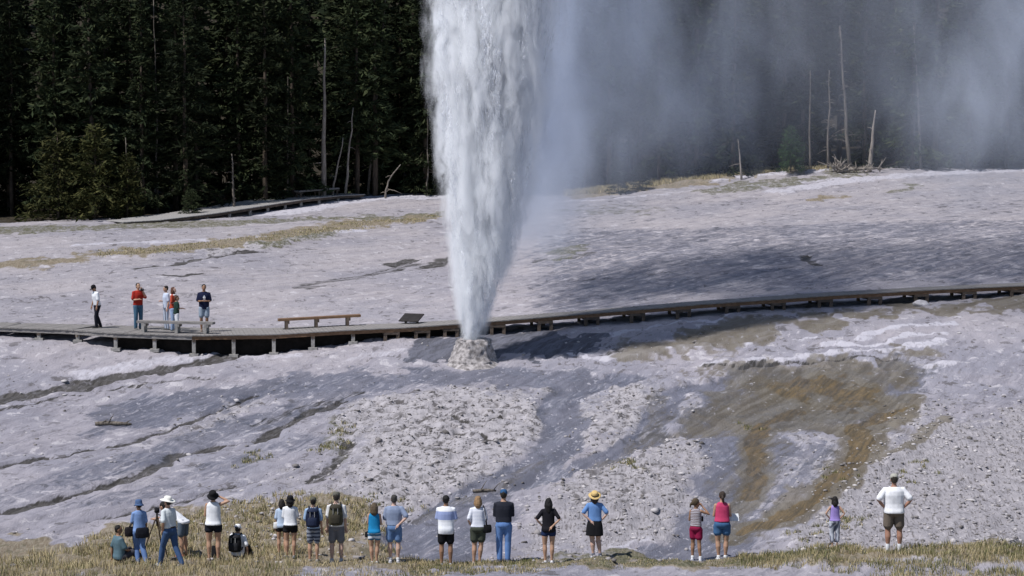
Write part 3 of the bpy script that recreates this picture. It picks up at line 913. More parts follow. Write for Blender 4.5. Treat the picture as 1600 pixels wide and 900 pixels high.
def needle_cloud(rs, H, base, rad, nb, per, leaf, droop=.25, top_pow=.75, bushy=1.0):
    """needle sprays (two crossed kites each) along whorled branches; returns verts, tris, and branch lines"""
    V = []; lines = []
    t = rs.random(nb) ** .85
    hz = base + (H - base) * t
    az = rs.random(nb) * 2 * np.pi
    Lb = rad * (1 - t) ** top_pow * rs.uniform(.55, 1.12, nb) + .12
    lop = 1 + .25 * np.sin(az * 2 + rs.random() * 6)
    Lb *= lop
    for i in range(nb):
        d = np.array([math.cos(az[i]), math.sin(az[i]), 0])
        up_ = .35 * t[i] - droop * (1 - t[i]) + rs.uniform(-.12, .12)
        m = max(4, int(per * Lb[i] / rad * bushy))
        s = np.sqrt(rs.random(m)) * Lb[i]
        c = d * s[:, None] + np.array([0, 0, 1.0]) * (up_ * s - .10 * s * s / max(rad, .5))[:, None] + np.array([0, 0, hz[i]])
        c += rs.normal(0, .09 + .03 * rad, (m, 3)) * np.array([1, 1, .6])
        dirs = d + rs.normal(0, .55, (m, 3)); dirs[:, 2] += up_ * .5
        dirs /= np.linalg.norm(dirs, axis=1)[:, None]
        side = np.cross(dirs, rs.normal(0, 1, (m, 3))); side /= np.linalg.norm(side, axis=1)[:, None] + 1e-9
        l = leaf * rs.uniform(.7, 1.6, m)[:, None]; w = l * rs.uniform(.07, .19, m)[:, None]
        V.append(np.stack([c - dirs * l * .5, c + side * w, c + dirs * l * .6, c - side * w], 1))
        if i % 3 == 0:
            lines.append((np.array([0, 0, hz[i]]), np.array([0, 0, hz[i]]) + d * Lb[i] * .8 + np.array([0, 0, up_ * Lb[i] * .8])))
    V = np.concatenate(V).reshape(-1, 3)
    F = np.arange(len(V)).reshape(-1, 4)
    return V, F, lines

def trunk_mesh(name, H, r0, rs, lines=(), lean=0.0, n=7, stubs=0):
    bm = bmesh.new()
    k = 7
    pts = [(lean * (i / k) ** 1.3 * H + (rs.normal(0, .03) if i else 0), rs.normal(0, .03) if i else 0, -.3 + (H + .3) * i / k) for i in range(k + 1)]
    add_tube(bm, pts, [r0 * (1 - .9 * (i / k)) + .012 for i in range(k + 1)], n)
    for a, b in lines:
        add_tube(bm, [a, (a + b) / 2 + np.array([0, 0, .05]), b], [.03, .02, .008], 3)
    for i in range(stubs):
        z = H * rs.uniform(.12, .95); a = rs.random() * 6.28; l = rs.uniform(.3, 1.3) * (1.1 - z / H)
        x = lean * (z / H) ** 1.3 * H
        e = Vector((x + math.cos(a) * l, math.sin(a) * l, z - l * rs.uniform(-.2, .5)))
        add_tube(bm, [(x, 0, z), (Vector((x, 0, z)) + e) / 2 + Vector((0, 0, .04)), e], [.03, .018, .007], 4)
    return bm_mesh(bm, name, True)

protos = []
for v in range(9):
    rs = np.random.RandomState(100 + v)
    H = rs.uniform(15, 19)
    fork = v % 3
    base = (.4, 1.2, 3.0)[fork]
    V, F, ln = needle_cloud(rs, H, base, rs.uniform(1.5, 2.3), 240, 48, .36, .30)
    protos.append((trunk_mesh('pine_trunk', H, rs.uniform(.13, .2), rs, ln, 0, 7, 10), np_mesh('pine_crown', V, F, 4), H))
young = []
for v in range(3):
    rs = np.random.RandomState(300 + v)
    V, F, ln = needle_cloud(rs, 5.4, .15, 2.0, 190, 34, .30, .12, .65)
    young.append((trunk_mesh('young_pine_trunk', 5.3, .10, rs, ln), np_mesh('young_pine_crown', V, F, 4), 5.4))

def tree(name, proto, x, y, s, rz, label, group=None, leaf=None, sink=.15, cat='tree'):
    t = empty(name, (x, y, ground_z(x, y) - sink), rz, label, cat, group)
    t.scale = (s * random.uniform(.9, 1.12), s * random.uniform(.9, 1.12), s)
    a = mesh_obj('trunk', proto[0], None, t)
    if not proto[0].materials: proto[0].materials.append(bark)
    c = mesh_obj('crown', proto[1], None, t)
    if not proto[1].materials: proto[1].materials.append(leaf or needle)
    c['kind'] = 'stuff'
    return t

random.seed(7)
def forest_label(px, row):
    where = 'left of the water column' if px < 690 else ('veiled by steam right of the water column' if px < 1180 else 'at the right end')
    return ('dark pine in the forest front row ' if row == 0 else 'dark pine deeper in the forest ') + where
def tree_line(px):
    pts = [(-700, 350), (130, 343), (330, 333), (430, 309), (560, 303), (690, 306), (870, 307), (1000, 286), (1200, 263), (1300, 258), (1470, 262), (2300, 262)]
    for a, b in zip(pts[:-1], pts[1:]):
        if a[0] <= px <= b[0]:
            return a[1] + (b[1] - a[1]) * (px - a[0]) / (b[0] - a[0])
    return 262
def tree_foot(px):
    if px < 500: return {True: 141.0}.get(True) + max(0, (px - 330)) * .055
    return min(152.5, 150.3 + (px - 500) * .004) if px < 900 else 153.5
n_tree = 0
for row, (dy, step) in enumerate(((1.5, 62), (4.0, 66), (7.5, 70), (11.5, 74), (17, 80))):
    px = -330 + row * 23
    while px < 1930:
        jx = px + random.uniform(-20, 20)
        Y = tree_foot(jx) + dy + random.uniform(-.9, 1.1)
        X = ray(jx, 300).x * Y
        if row == 0 and (150 < jx < 330 and random.random() < .45): 
            px += step; continue
        pr = protos[random.randrange(9)]
        tree('pine_tree', pr, X, Y, random.uniform(.82, 1.18), random.uniform(0, 6.28), forest_label(jx, row), 'forest pines' + forest_label(jx, row)[9:])
        n_tree += 1
        px += step * random.uniform(.8, 1.25)
# the wood goes on up the hill behind: one mass
rs = np.random.RandomState(5)
far_v = []; far_f = []; off = 0
for i in range(150):
    X = rs.uniform(-75, 75); Y = rs.uniform(176, 235)
    V, F, _ = needle_cloud(rs, 15.5, 1.0, 2.4, 70, 16, .85, .3)
    V = V * rs.uniform(.85, 1.15) + np.array([X, Y, float(base_h(X, Y)) - .3])
    far_v.append(V); far_f.append(F + off); off += len(V)
wood = mesh_obj('distant_forest', np_mesh('distant_forest', np.concatenate(far_v), np.concatenate(far_f), 4), needle)
tag(wood, 'dark mass of pines climbing the hill behind the forest edge', 'forest', kind='stuff')

# young bushy pines at the left edge of the wood
for (px, py, s, lab) in ((150, 342, 1.02, 'yellow-green bushy young pine at the left end of the forest edge'), (200, 341, .72, 'small yellow-green young pine just right of the bushy one at the forest edge'),
                         (92, 345, .95, 'young bushy pine half outside the left of the picture')):
    Y = 139.0
    X = ray(px, py).x * Y
    tree('young_pine', young[int(px) % 3], X, Y, s, px * .1, lab, None, needle_young)
for (px, py, s, Y, lab) in ((1236, 258, .56, 152.5, 'fresh green conifer bush at the forest edge right of the steam'), (966, 290, .42, 149.5, 'dark rounded conifer bush standing in the drifting steam'),
                         (1000, 287, .30, 150.5, 'small dark conifer bush beside the rounded one in the steam'), (300, 338, .34, 139.5, 'low dark bush beside the foot of the distant boardwalk'),
                         (720, 305, .5, 152, 'low dark bush at the forest edge behind the water column')):
    X = ray(px, py).x * Y
    V, F, ln = needle_cloud(np.random.RandomState(px), 5.4, .1, 2.2, 150, 34, .30, .05, .55)
    pr = (trunk_mesh('bush_stem', 5.0, .08, np.random.RandomState(px), ln), np_mesh('bush_crown', V, F, 4), 5.4)
    tree('conifer_bush', pr, X, Y, s, px, lab, None, needle_bush if px == 1236 else needle, cat='bush')

# ---- dead trees
def snag(top, foot, Y, r0, label, m, stubs=10, seed=1, name='dead_tree', curve=0.0):
    """bare trunk between two photograph points at distance Y"""
    a = at(foot[0], foot[1], Y); a.z = ground_z(a.x, a.y)
    b = at(top[0], top[1], Y)
    t = empty(name, a, 0, label, 'dead tree')
    rs = np.random.RandomState(seed)
    bm = bmesh.new()
    d = b - a
    n = 8
    pts = []
    for i in range(n + 1):
        q = i / n
        pts.append(d * q + Vector((curve * math.sin(q * math.pi) * d.length + (rs.normal(0, .025) if 0 < i < n else 0), rs.normal(0, .03), 0)) - (Vector((0, 0, .25)) if i == 0 else Vector()))
    add_tube(bm, pts, [r0 * (1 - .8 * i / n) + .01 for i in range(n + 1)], 7)
    mesh_obj('trunk', bm_mesh(bm, 'trunk', True), m, t)
    for i in range(stubs):
        q = rs.uniform(.15, .97); p = d * q
        k = q * n; k0 = min(int(k), n - 1); p = pts[k0].lerp(pts[k0 + 1], k - k0)
        ang = rs.random() * 6.28; l = rs.uniform(.35, 1.25) * (1.15 - q)
        e = p + Vector((math.cos(ang) * l, math.sin(ang) * l * .6, rs.uniform(-.45, .35) * l))
        bm = bmesh.new()
        add_tube(bm, [p, (p + e) / 2 + Vector((0, 0, .05)), e], [r0 * .3 + .008, .018, .006], 4)
        mesh_obj('branch', bm_mesh(bm, 'branch', True), m, t)
    return t
snag((508, 60), (506, 306), 149.2, .17, 'tall thick bleached dead trunk standing at the forest edge', bark_dead, 8, 1)
snag((552, 168), (539, 304), 150.2, .085, 'slender pale dead trunk leaning right above the small far bench', bark_dead, 2, 2)
snag((536, 215), (518, 305), 149.8, .075, 'shorter slender dead trunk left of the leaning pale one by the far bench', bark_dead, 2, 3)
snag((603, -10), (574, 300), 152.4, .08, 'thin dead trunk leaning right through the dark forest', bark_mid, 14, 4)
snag((626, 257), (602, 306), 149.6, .06, 'small curved dead sapling at the bare edge of the forest', bark_dead, 5, 5, curve=-.12)
snag((412, 70), (411, 318), 148.5, .07, 'thin grey dead trunk between the dark pines on the left', bark_mid, 6, 6)
snag((450, 120), (449, 312), 148.4, .065, 'thin grey dead trunk second from the left among the dark pines', bark_mid, 4, 7)
snag((240, 0), (246, 330), 144.0, .06, 'tall thin grey dead trunk near the left end of the forest', bark_mid, 10, 8)
snag((196, 215), (197, 338), 140.2, .05, 'short thin dead trunk behind the yellow-green young pines', bark_mid, 3, 9)
snag((362, 240), (366, 320), 142.6, .08, 'stout short dead stump with stubs beside the far boardwalk', bark_mid, 9, 10)
snag((1312, 40), (1328, 258), 153.2, .13, 'tall grey dead trunk with bare branches right of the green bush', bark_mid, 26, 11)
snag((1296, 110), (1294, 257), 153.6, .08, 'dead tree with many bare twigs left of the tallest right-hand snag', bark_mid, 22, 12)
snag((1368, 172), (1358, 257), 152.8, .15, 'thick short pale dead trunk at the far right of the forest edge', bark_dead, 4, 13)
snag((1153, 218), (1159, 268), 152.2, .07, 'slender pale leaning dead trunk left of the green bush', bark_dead, 2, 14)
snag((1266, 110), (1266, 215), 154.0, .07, 'thin grey dead stem just right of the green bush', bark_mid, 3, 15)
snag((1428, 40), (1440, 262), 154.0, .08, 'thin dead trunk in the veil of mist at the far right', bark_mid, 9, 16)
snag((668, 170), (668, 303), 151.4, .05, 'thin pale dead stem close beside the left of the water column', bark_mid, 3, 17)
snag((884, 292), (872, 307), 149.0, .03, 'tiny bare dead sapling right of the water column', bark_dead, 4, 18)

# ---- uprooted stump, a tangle of bleached roots
rt = at(1312, 262, 152.0); rt.z = ground_z(rt.x, rt.y)
root = empty('uprooted_stump', rt, 0, 'bleached tangle of uprooted roots lying before the right-hand forest', 'stump')
rs = np.random.RandomState(77)
bm = bmesh.new()
add_tube(bm, [(-.1, 0, .12), (.8, .1, .22), (1.9, .3, .26), (2.7, .5, .3)], [.12, .11, .09, .06], 9)
mesh_obj('trunk', bm_mesh(bm, 'trunk', True), bark_dead, root)
for i in range(46):
    a = rs.random() * 6.28; l = rs.uniform(.45, 1.15); el = rs.uniform(-.1, 1.35)
    p0 = Vector((rs.uniform(-.2, .25) if i < 30 else rs.uniform(.6, 2.6), rs.normal(0, .1), rs.uniform(.05, .3)))
    d = Vector((math.cos(a) * math.cos(el), math.sin(a) * math.cos(el) * .6, math.sin(el)))
    mid = p0 + d * l * .5 + Vector(rs.normal(0, .1, 3)); e = p0 + d * l + Vector(rs.normal(0, .16, 3)); e.z = max(e.z, .02)
    bm = bmesh.new(); add_tube(bm, [p0, mid, e], [.05, .032, .012], 5)
    mesh_obj('root', bm_mesh(bm, 'root', True), bark_dead, root)
# ------------------------------------------------------------------ the eruption
VENT = Vector((GEY.x, GEY.y, GEY.z + .90))
# height above the vent -> sideways drift of the axis and radius (metres)
JH = np.array([0, .9, 1.8, 3.5, 5.4, 7.8, 10.1, 12.5, 16, 20, 26.0])
JC = np.array([0, .05, .14, .40, .60, .74, .86, .98, 1.2, 1.5, 2.0])
JR = np.array([.44, .66, .90, 1.30, 1.68, 2.00, 2.28, 2.36, 2.5, 2.6, 2.4])
rs = np.random.RandomState(42)

def spindles(P, D, L, Rr, sides=4):
    """elongated drops: one pointed spindle each"""
    n = len(P)
    ref = rs.normal(0, 1, (n, 3))
    a = np.cross(D, ref); a /= np.linalg.norm(a, axis=1)[:, None]
    b = np.cross(D, a)
    V = np.empty((n, sides + 2, 3))
    V[:, 0] = P - D * L[:, None] * .62
    V[:, 1] = P + D * L[:, None] * .38
    for k in range(sides):
        t = 2 * np.pi * k / sides
        V[:, 2 + k] = P + (a * math.cos(t) + b * math.sin(t)) * Rr[:, None]
    F = []
    base = np.arange(n)[:, None] * (sides + 2)
    for k in range(sides):
        k2 = (k + 1) % sides
        F.append(np.concatenate([base, base + 2 + k2, base + 2 + k], 1))
        F.append(np.concatenate([base + 1, base + 2 + k, base + 2 + k2], 1))
    return V.reshape(-1, 3), np.concatenate(F)

def jet_points(n, spread, thr):
    """points in the jet, gathered into ragged upward tongues"""
    out = []
    got = 0
    while got < n:
        m = n * 3
        h = rs.random(m) ** .8 * 25.5
        rr = np.interp(h, JH, JR) * spread
        a = rs.random(m) * 2 * np.pi
        q = np.sqrt(rs.random(m))
        x = np.cos(a) * rr * q; y = np.sin(a) * rr * q
        sc = 1 / (.35 + .055 * h)
        w = h + .9 * (vnoise3(x * 1.3 + 9, y * 1.3 + 4, h * .3, 3) - .5)
        f = vnoise3(x * 1.9 * sc + 40, y * 1.9 * sc + 40, w * .42 - np.abs(np.sin(x * 2.1 * sc)) * .5 + 40, 1) * .65 + vnoise3(x * 4.2 * sc + 80, y * 4.2 * sc + 80, w * .95 + 80, 2) * .35
        # thick on the left and in the heart, thin towards the lee side
        side = np.clip(.62 - .42 * (x / rr) - .18 * q, .05, 1)
        keep = (f > thr + .10 * q) & (rs.random(m) < side)
        keep &= (h > 1.2) | (rs.random(m) < .25 + .6 * h / 1.2)
        sel = np.nonzero(keep)[0][: n - got]
        c = np.interp(h[sel], JH, JC)
        out.append(np.stack([x[sel] + c, y[sel], h[sel], x[sel] / rr[sel], y[sel] / rr[sel]], 1))
        got += len(sel)
    return np.concatenate(out)

jet = empty('geyser_water_jet', VENT, 0, 'tall white column of boiling water and spray bursting from the geyser cone', 'water jet')
def water_mat():
    m, nt, p = mat_new('white_water')
    N, L = nt.nodes, nt.links
    out = N['Material Output']
    d = N.new('ShaderNodeBsdfDiffuse'); d.inputs['Color'].default_value = (.95, .96, 1, 1)
    t = N.new('ShaderNodeBsdfTranslucent'); t.inputs['Color'].default_value = (.95, .97, 1, 1)
    tr = N.new('ShaderNodeBsdfTransparent')
    mx = N.new('ShaderNodeMixShader'); mx.inputs[0].default_value = .5
    L.new(d.outputs[0], mx.inputs[1]); L.new(t.outputs[0], mx.inputs[2])
    m2 = N.new('ShaderNodeMixShader'); m2.inputs[0].default_value = .35
    L.new(mx.outputs[0], m2.inputs[1]); L.new(tr.outputs[0], m2.inputs[2])
    L.new(m2.outputs[0], out.inputs['Surface'])
    N.remove(p)
    return m
wm = water_mat()
def jet_part(name, n, spread, thr, lmin, lmax, rmin, rmax):
    J = jet_points(n, spread, thr)
    D = np.stack([J[:, 3] * .16 + .05 + rs.normal(0, .07, n), J[:, 4] * .16 + rs.normal(0, .07, n), np.ones(n)], 1)
    D /= np.linalg.norm(D, axis=1)[:, None]
    g = .55 + .05 * np.minimum(J[:, 2], 12)
    L_ = rs.uniform(lmin, lmax, n) * g; R_ = rs.uniform(rmin, rmax, n) * g
    V, F = spindles(J[:, :3], D, L_, R_)
    o = mesh_obj(name, np_mesh(name, V, F, 3, True), wm, jet)
    o['kind'] = 'stuff'
jet_part('water_tongues', 11000, .90, .58, .20, .70, .018, .045)
jet_part('spray_drops', 30000, 1.0, .52, .06, .26, .007, .018)

# ---- mist: real volumes
def curve_node(N, xs, ys, xmax, ymax):
    fc = N.new('ShaderNodeFloatCurve')
    c = fc.mapping.curves[0]
    while len(c.points) > 2: c.points.remove(c.points[1])
    c.points[0].location = (0, ys[0] / ymax)
    c.points[1].location = (1, ys[-1] / ymax)
    for x, y in list(zip(xs, ys))[1:-1]:
        c.points.new(x / xmax, y / ymax)
    fc.mapping.update()
    return fc

def vol_nodes(name):
    m = bpy.data.materials.new(name); m.use_nodes = True
    nt = m.node_tree; nt.nodes.clear()
    out = nt.nodes.new('ShaderNodeOutputMaterial')
    return m, nt, nt.nodes, nt.links, out

def jet_volume():
    m, nt, N, L, out = vol_nodes('jet_mist')
    tc = N.new('ShaderNodeTexCoord'); sx = N.new('ShaderNodeSeparateXYZ')
    L.new(tc.outputs['Object'], sx.inputs[0])
    def M(op, a, b=None, clamp=False):
        q = N.new('ShaderNodeMath'); q.operation = op; q.use_clamp = clamp
        for k, v in enumerate((a, b)):
            if v is None: continue
            if isinstance(v, (int, float)): q.inputs[k].default_value = v
            else: L.new(v, q.inputs[k])
        return q.outputs[0]
    hn = M('DIVIDE', sx.outputs[2], 26.0, True)
    fc = curve_node(N, JH, JC, 26.0, 4.0); L.new(hn, fc.inputs['Value'])
    fr = curve_node(N, JH, JR, 26.0, 4.0); L.new(hn, fr.inputs['Value'])
    dx = M('SUBTRACT', sx.outputs[0], M('MULTIPLY', fc.outputs[0], 4.0))
    rad = M('MULTIPLY', fr.outputs[0], 4.0)
    r = M('SQRT', M('ADD', M('MULTIPLY', dx, dx), M('MULTIPLY', sx.outputs[1], sx.outputs[1])))
    q = M('DIVIDE', r, rad)
    # upward tongues: each voronoi cell carries a flame with its point at the top
    warp = N.new('ShaderNodeTexNoise'); warp.inputs['Scale'].default_value = 1.1; warp.inputs['Detail'].default_value = 2.5
    L.new(tc.outputs['Object'], warp.inputs['Vector'])
    wv = N.new('ShaderNodeVectorMath'); wv.operation = 'MULTIPLY_ADD'
    L.new(warp.outputs['Color'], wv.inputs[0]); wv.inputs[1].default_value = (.9, .9, 1.6); L.new(tc.outputs['Object'], wv.inputs[2])
    def tongues(scale, zs, width):
        mp = N.new('ShaderNodeMapping'); mp.inputs['Scale'].default_value = (scale, scale, scale * zs)
        L.new(wv.outputs[0], mp.inputs[0])
        vo = N.new('ShaderNodeTexVoronoi'); vo.inputs['Scale'].default_value = 1.0
        L.new(mp.outputs[0], vo.inputs['Vector'])
        df = N.new('ShaderNodeVectorMath'); df.operation = 'SUBTRACT'
        L.new(mp.outputs[0], df.inputs[0]); L.new(vo.outputs['Position'], df.inputs[1])
        sp = N.new('ShaderNodeSeparateXYZ'); L.new(df.outputs[0], sp.inputs[0])
        rl = M('SQRT', M('ADD', M('MULTIPLY', sp.outputs[0], sp.outputs[0]), M('MULTIPLY', sp.outputs[1], sp.outputs[1])))
        w = M('MULTIPLY', M('SUBTRACT', .38, sp.outputs[2]), width)      # widens downwards from the tip
        mr = N.new('ShaderNodeMapRange'); mr.interpolation_type = 'SMOOTHSTEP'
        mr.inputs[1].default_value = -.12; mr.inputs[2].default_value = .17; mr.inputs[3].default_value = 0; mr.inputs[4].default_value = 1
        L.new(M('SUBTRACT', w, rl), mr.inputs[0])
        return mr.outputs[0]
    t1 = tongues(1.5, .20, .58); t2 = tongues(3.4, .17, .62)
    mp = N.new('ShaderNodeMapping'); mp.inputs['Scale'].default_value = (1.9, 1.9, .42)
    L.new(tc.outputs['Object'], mp.inputs[0])
    nz = N.new('ShaderNodeTexNoise'); nz.inputs['Scale'].default_value = 1.0; nz.inputs['Detail'].default_value = 3.0; nz.inputs['Roughness'].default_value = .62; nz.inputs['Distortion'].default_value = .4
    L.new(mp.outputs[0], nz.inputs['Vector'])
    body = N.new('ShaderNodeMapRange'); body.interpolation_type = 'SMOOTHSTEP'
    body.inputs[1].default_value = 1.16; body.inputs[2].default_value = .60; body.inputs[3].default_value = 0; body.inputs[4].default_value = 1
    L.new(M('ADD', q, M('MULTIPLY', M('SUBTRACT', nz.outputs['Fac'], .5), 1.1)), body.inputs[0])
    tsum = M('ADD', M('MULTIPLY', t1, .7), M('MULTIPLY', t2, .9))
    tex = M('ADD', M('MULTIPLY', M('MULTIPLY', tsum, nz.outputs['Fac']), 2.8), .14)
    lee = N.new('ShaderNodeMapRange'); lee.inputs[1].default_value = -.2; lee.inputs[2].default_value = 1.0; lee.inputs[3].default_value = 1.0; lee.inputs[4].default_value = .30
    L.new(M('DIVIDE', dx, rad), lee.inputs[0])
    thin = N.new('ShaderNodeMapRange'); thin.inputs[1].default_value = 0; thin.inputs[2].default_value = 14; thin.inputs[3].default_value = 9.0; thin.inputs[4].default_value = 4.0
    L.new(sx.outputs[2], thin.inputs[0])
    dens = M('MULTIPLY', M('MULTIPLY', M('MULTIPLY', body.outputs[0], tex), lee.outputs[0]), thin.outputs[0])
    pv = N.new('ShaderNodeVolumePrincipled')
    pv.inputs['Color'].default_value = (.972, .984, 1, 1)
    pv.inputs['Anisotropy'].default_value = 0
    L.new(dens, pv.inputs['Density'])
    L.new(pv.outputs[0], out.inputs['Volume'])
    try: m.cycles.volume_step_rate = .4
    except Exception: pass
    return m

bm = bmesh.new()
rows = []
for h, c, r in zip(list(JH), list(JC), list(JR)):
    rows.append([bm.verts.new((c + math.cos(2 * math.pi * k / 24) * r * 1.28, math.sin(2 * math.pi * k / 24) * r * 1.28, h if h else -.05)) for k in range(24)])
for i in range(len(rows) - 1):
    for k in range(24):
        bm.faces.new((rows[i][k], rows[i][(k + 1) % 24], rows[i + 1][(k + 1) % 24], rows[i + 1][k]))
bm.faces.new(rows[0][::-1]); bm.faces.new(rows[-1])
mist = mesh_obj('spray_mist', bm_mesh(bm, 'spray_mist'), jet_volume(), jet)
mist['kind'] = 'stuff'

# ---- steam drifting off to the right and away, falling out in veils
def steam_volume():
    m, nt, N, L, out = vol_nodes('drifting_steam')
    tc = N.new('ShaderNodeTexCoord'); sx = N.new('ShaderNodeSeparateXYZ')
    L.new(tc.outputs['Object'], sx.inputs[0])
    def M(op, a, b=None, clamp=False):
        q = N.new('ShaderNodeMath'); q.operation = op; q.use_clamp = clamp
        for k, v in enumerate((a, b)):
            if v is None: continue
            if isinstance(v, (int, float)): q.inputs[k].default_value = v
            else: L.new(v, q.inputs[k])
        return q.outputs[0]
    def MR(v, a, b, lo, hi, smooth=True):
        q = N.new('ShaderNodeMapRange'); q.interpolation_type = 'SMOOTHSTEP' if smooth else 'LINEAR'
        for k, w in zip((1, 2, 3, 4), (a, b, lo, hi)): q.inputs[k].default_value = w
        L.new(v, q.inputs[0]); return q.outputs[0]
    mp = N.new('ShaderNodeMapping'); mp.inputs['Scale'].default_value = (.40, .26, .19); mp.inputs['Rotation'].default_value = (0, R(30), 0)
    L.new(tc.outputs['Object'], mp.inputs[0])
    nz = N.new('ShaderNodeTexNoise'); nz.inputs['Scale'].default_value = 1.0; nz.inputs['Detail'].default_value = 4; nz.inputs['Roughness'].default_value = .6; nz.inputs['Distortion'].default_value = .9
    L.new(mp.outputs[0], nz.inputs['Vector'])
    x, z = sx.outputs[0], sx.outputs[2]
    tex = MR(nz.outputs['Fac'], .38, .64, .12, 1.6)
    along_x = M('ADD', M('ADD', M('ADD', MR(x, .5, 10, .080, .026), MR(x, 1.5, 5.0, .13, 0)), MR(x, 10, 14, 0, -.012)), MR(x, 15, 20, 0, .030))
    near_edge = MR(x, -.6, 1.2, 0, 1)
    # underside rises away from the jet, frayed
    zz = M('ADD', z, M('MULTIPLY', M('SUBTRACT', nz.outputs['Fac'], .5), 7.0))
    low = MR(M('SUBTRACT', zz, M('MULTIPLY', M('MINIMUM', x, 9.0), .42)), .6, 6.0, 0, 1)
    y = sx.outputs[1]
    ends = M('MULTIPLY', MR(y, -2.5, 1.0, 0, 1), MR(y, 15, 21, 1, 0))
    # extra plume density added overhead, out of view, to shade the slope
    d = M('MULTIPLY', M('MULTIPLY', M('ADD', M('MULTIPLY', tex, along_x), MR(z, 13.5, 20, 0, .040)), M('MULTIPLY', low, near_edge)), ends)
    pv = N.new('ShaderNodeVolumePrincipled')
    pv.inputs['Color'].default_value = (.86, .91, 1, 1)
    pv.inputs['Anisotropy'].default_value = .15
    L.new(d, pv.inputs['Density'])
    L.new(pv.outputs[0], out.inputs['Volume'])
    return m
bm = bmesh.new()
add_box(bm, (15.5, 9.0, 14.0), (33.0, 24.0, 24.5))
steam = mesh_obj('steam', bm_mesh(bm, 'steam'), steam_volume())
steam.location = VENT
tag(steam, 'bluish veil of steam drifting right from the water column', 'steam', kind='stuff')
# ------------------------------------------------------------------ people
def remeshed(bm, voxel, smooth=4, name='shape', wrinkle=0.0, wscale=9.0, seed=0):
    """fuse overlapping closed shapes into one continuous skin"""
    tmp = bpy.data.meshes.new('tmp'); bm.normal_update(); bm.to_mesh(tmp); bm.free()
    o = bpy.data.objects.new('tmp', tmp); COL.objects.link(o)
    r = o.modifiers.new('r', 'REMESH'); r.mode = 'VOXEL'; r.voxel_size = voxel; r.adaptivity = 0.0
    if smooth:
        s = o.modifiers.new('s', 'SMOOTH'); s.factor = .5; s.iterations = smooth
    dg = bpy.context.evaluated_depsgraph_get()
    me = bpy.data.meshes.new_from_object(o.evaluated_get(dg))
    me.name = name
    bpy.data.objects.remove(o, do_unlink=True); bpy.data.meshes.remove(tmp)
    if wrinkle and len(me.vertices):
        n = len(me.vertices)
        co = np.empty(n * 3, np.float32); no = np.empty(n * 3, np.float32)
        me.vertices.foreach_get('co', co); me.vertices.foreach_get('normal', no)
        co = co.reshape(-1, 3); no = no.reshape(-1, 3)
        w = vnoise3(co[:, 0] * wscale + 50, co[:, 1] * wscale + 50, co[:, 2] * wscale * .55 + 50 + seed, 3) - .5
        w += .5 * (vnoise3(co[:, 0] * wscale * 2.3 + 50, co[:, 1] * wscale * 2.3 + 50, co[:, 2] * wscale * 1.1 + 50 + seed, 4) - .5)
        me.vertices.foreach_set('co', (co + no * (w * wrinkle)[:, None]).ravel())
    me.polygons.foreach_set('use_smooth', np.ones(len(me.polygons), bool))
    me.update()
    return me

def ring_loft(bm, rings, n=18):
    """closed loft through elliptical rings (centre, half width, half depth, tilt frame)"""
    rows = []
    for c, a, b, X, Yv in rings:
        rows.append([bm.verts.new(c + X * (math.copysign(abs(math.cos(t)) ** .85, math.cos(t)) * a) + Yv * (math.copysign(abs(math.sin(t)) ** .85, math.sin(t)) * b)) for t in [2 * math.pi * k / n for k in range(n)]])
    for i in range(len(rows) - 1):
        for k in range(n):
            bm.faces.new((rows[i][k], rows[i][(k + 1) % n], rows[i + 1][(k + 1) % n], rows[i + 1][k]))
    bm.faces.new(rows[0][::-1]); bm.faces.new(rows[-1])

def blob(bm, c, r, seg=12, rot=None):
    c = Vector(c)
    rows = []
    for i in range(1, seg // 2 + 2):
        th = math.pi * i / (seg // 2 + 2)
        row = []
        for k in range(seg):
            p = Vector((math.sin(th) * math.cos(2 * math.pi * k / seg) * r[0], math.sin(th) * math.sin(2 * math.pi * k / seg) * r[1], math.cos(th) * r[2]))
            row.append(bm.verts.new(c + (rot @ p if rot is not None else p)))
        rows.append(row)
    for i in range(len(rows) - 1):
        for k in range(seg):
            bm.faces.new((rows[i][(k + 1) % seg], rows[i][k], rows[i + 1][k], rows[i + 1][(k + 1) % seg]))
    bm.faces.new(rows[0]); bm.faces.new(rows[-1][::-1])

def tapered(bm, pts, rad, n=12):
    """limb: tube with round ends"""
    P = [Vector(p) for p in pts]
    a = (P[0] - P[1]).normalized(); b = (P[-1] - P[-2]).normalized()
    q = [P[0] + a * rad[0] * .75] + P + [P[-1] + b * rad[-1] * .75]
    rr = [rad[0] * .55] + list(rad) + [rad[-1] * .55]
    add_tube(bm, q, rr, n)

_mats = {}
def cloth(c, name='cloth', rough=.9, var=.14):
    key = ('c', c)
    if key not in _mats:
        lo = tuple(max(0, x * (1 - var)) for x in c)
        _mats[key] = noise_mat(name, lo, c, 9, rough, .12, 40, spec=.15)
    return _mats[key]
def skin(c):
    key = ('s', c)
    if key not in _mats:
        _mats[key] = noise_mat('skin', tuple(x * .86 for x in c), c, 18, .55, .05, 80, spec=.35)
        _mats[key].node_tree.nodes['Principled BSDF'].inputs['Subsurface Weight'].default_value = .05
    return _mats[key]
def hair_m(c):
    key = ('h', c)
    if key not in _mats:
        _mats[key] = noise_mat('hair', tuple(x * .55 for x in c), c, 30, .6, .7, 60, (3, 3, .4), spec=.3)
    return _mats[key]
eye_mat = noise_mat('dark_iris', (.02, .015, .01), (.04, .03, .02), 20, .25)
lip_mat = noise_mat('lips', (.22, .08, .065), (.30, .11, .09), 20, .5)
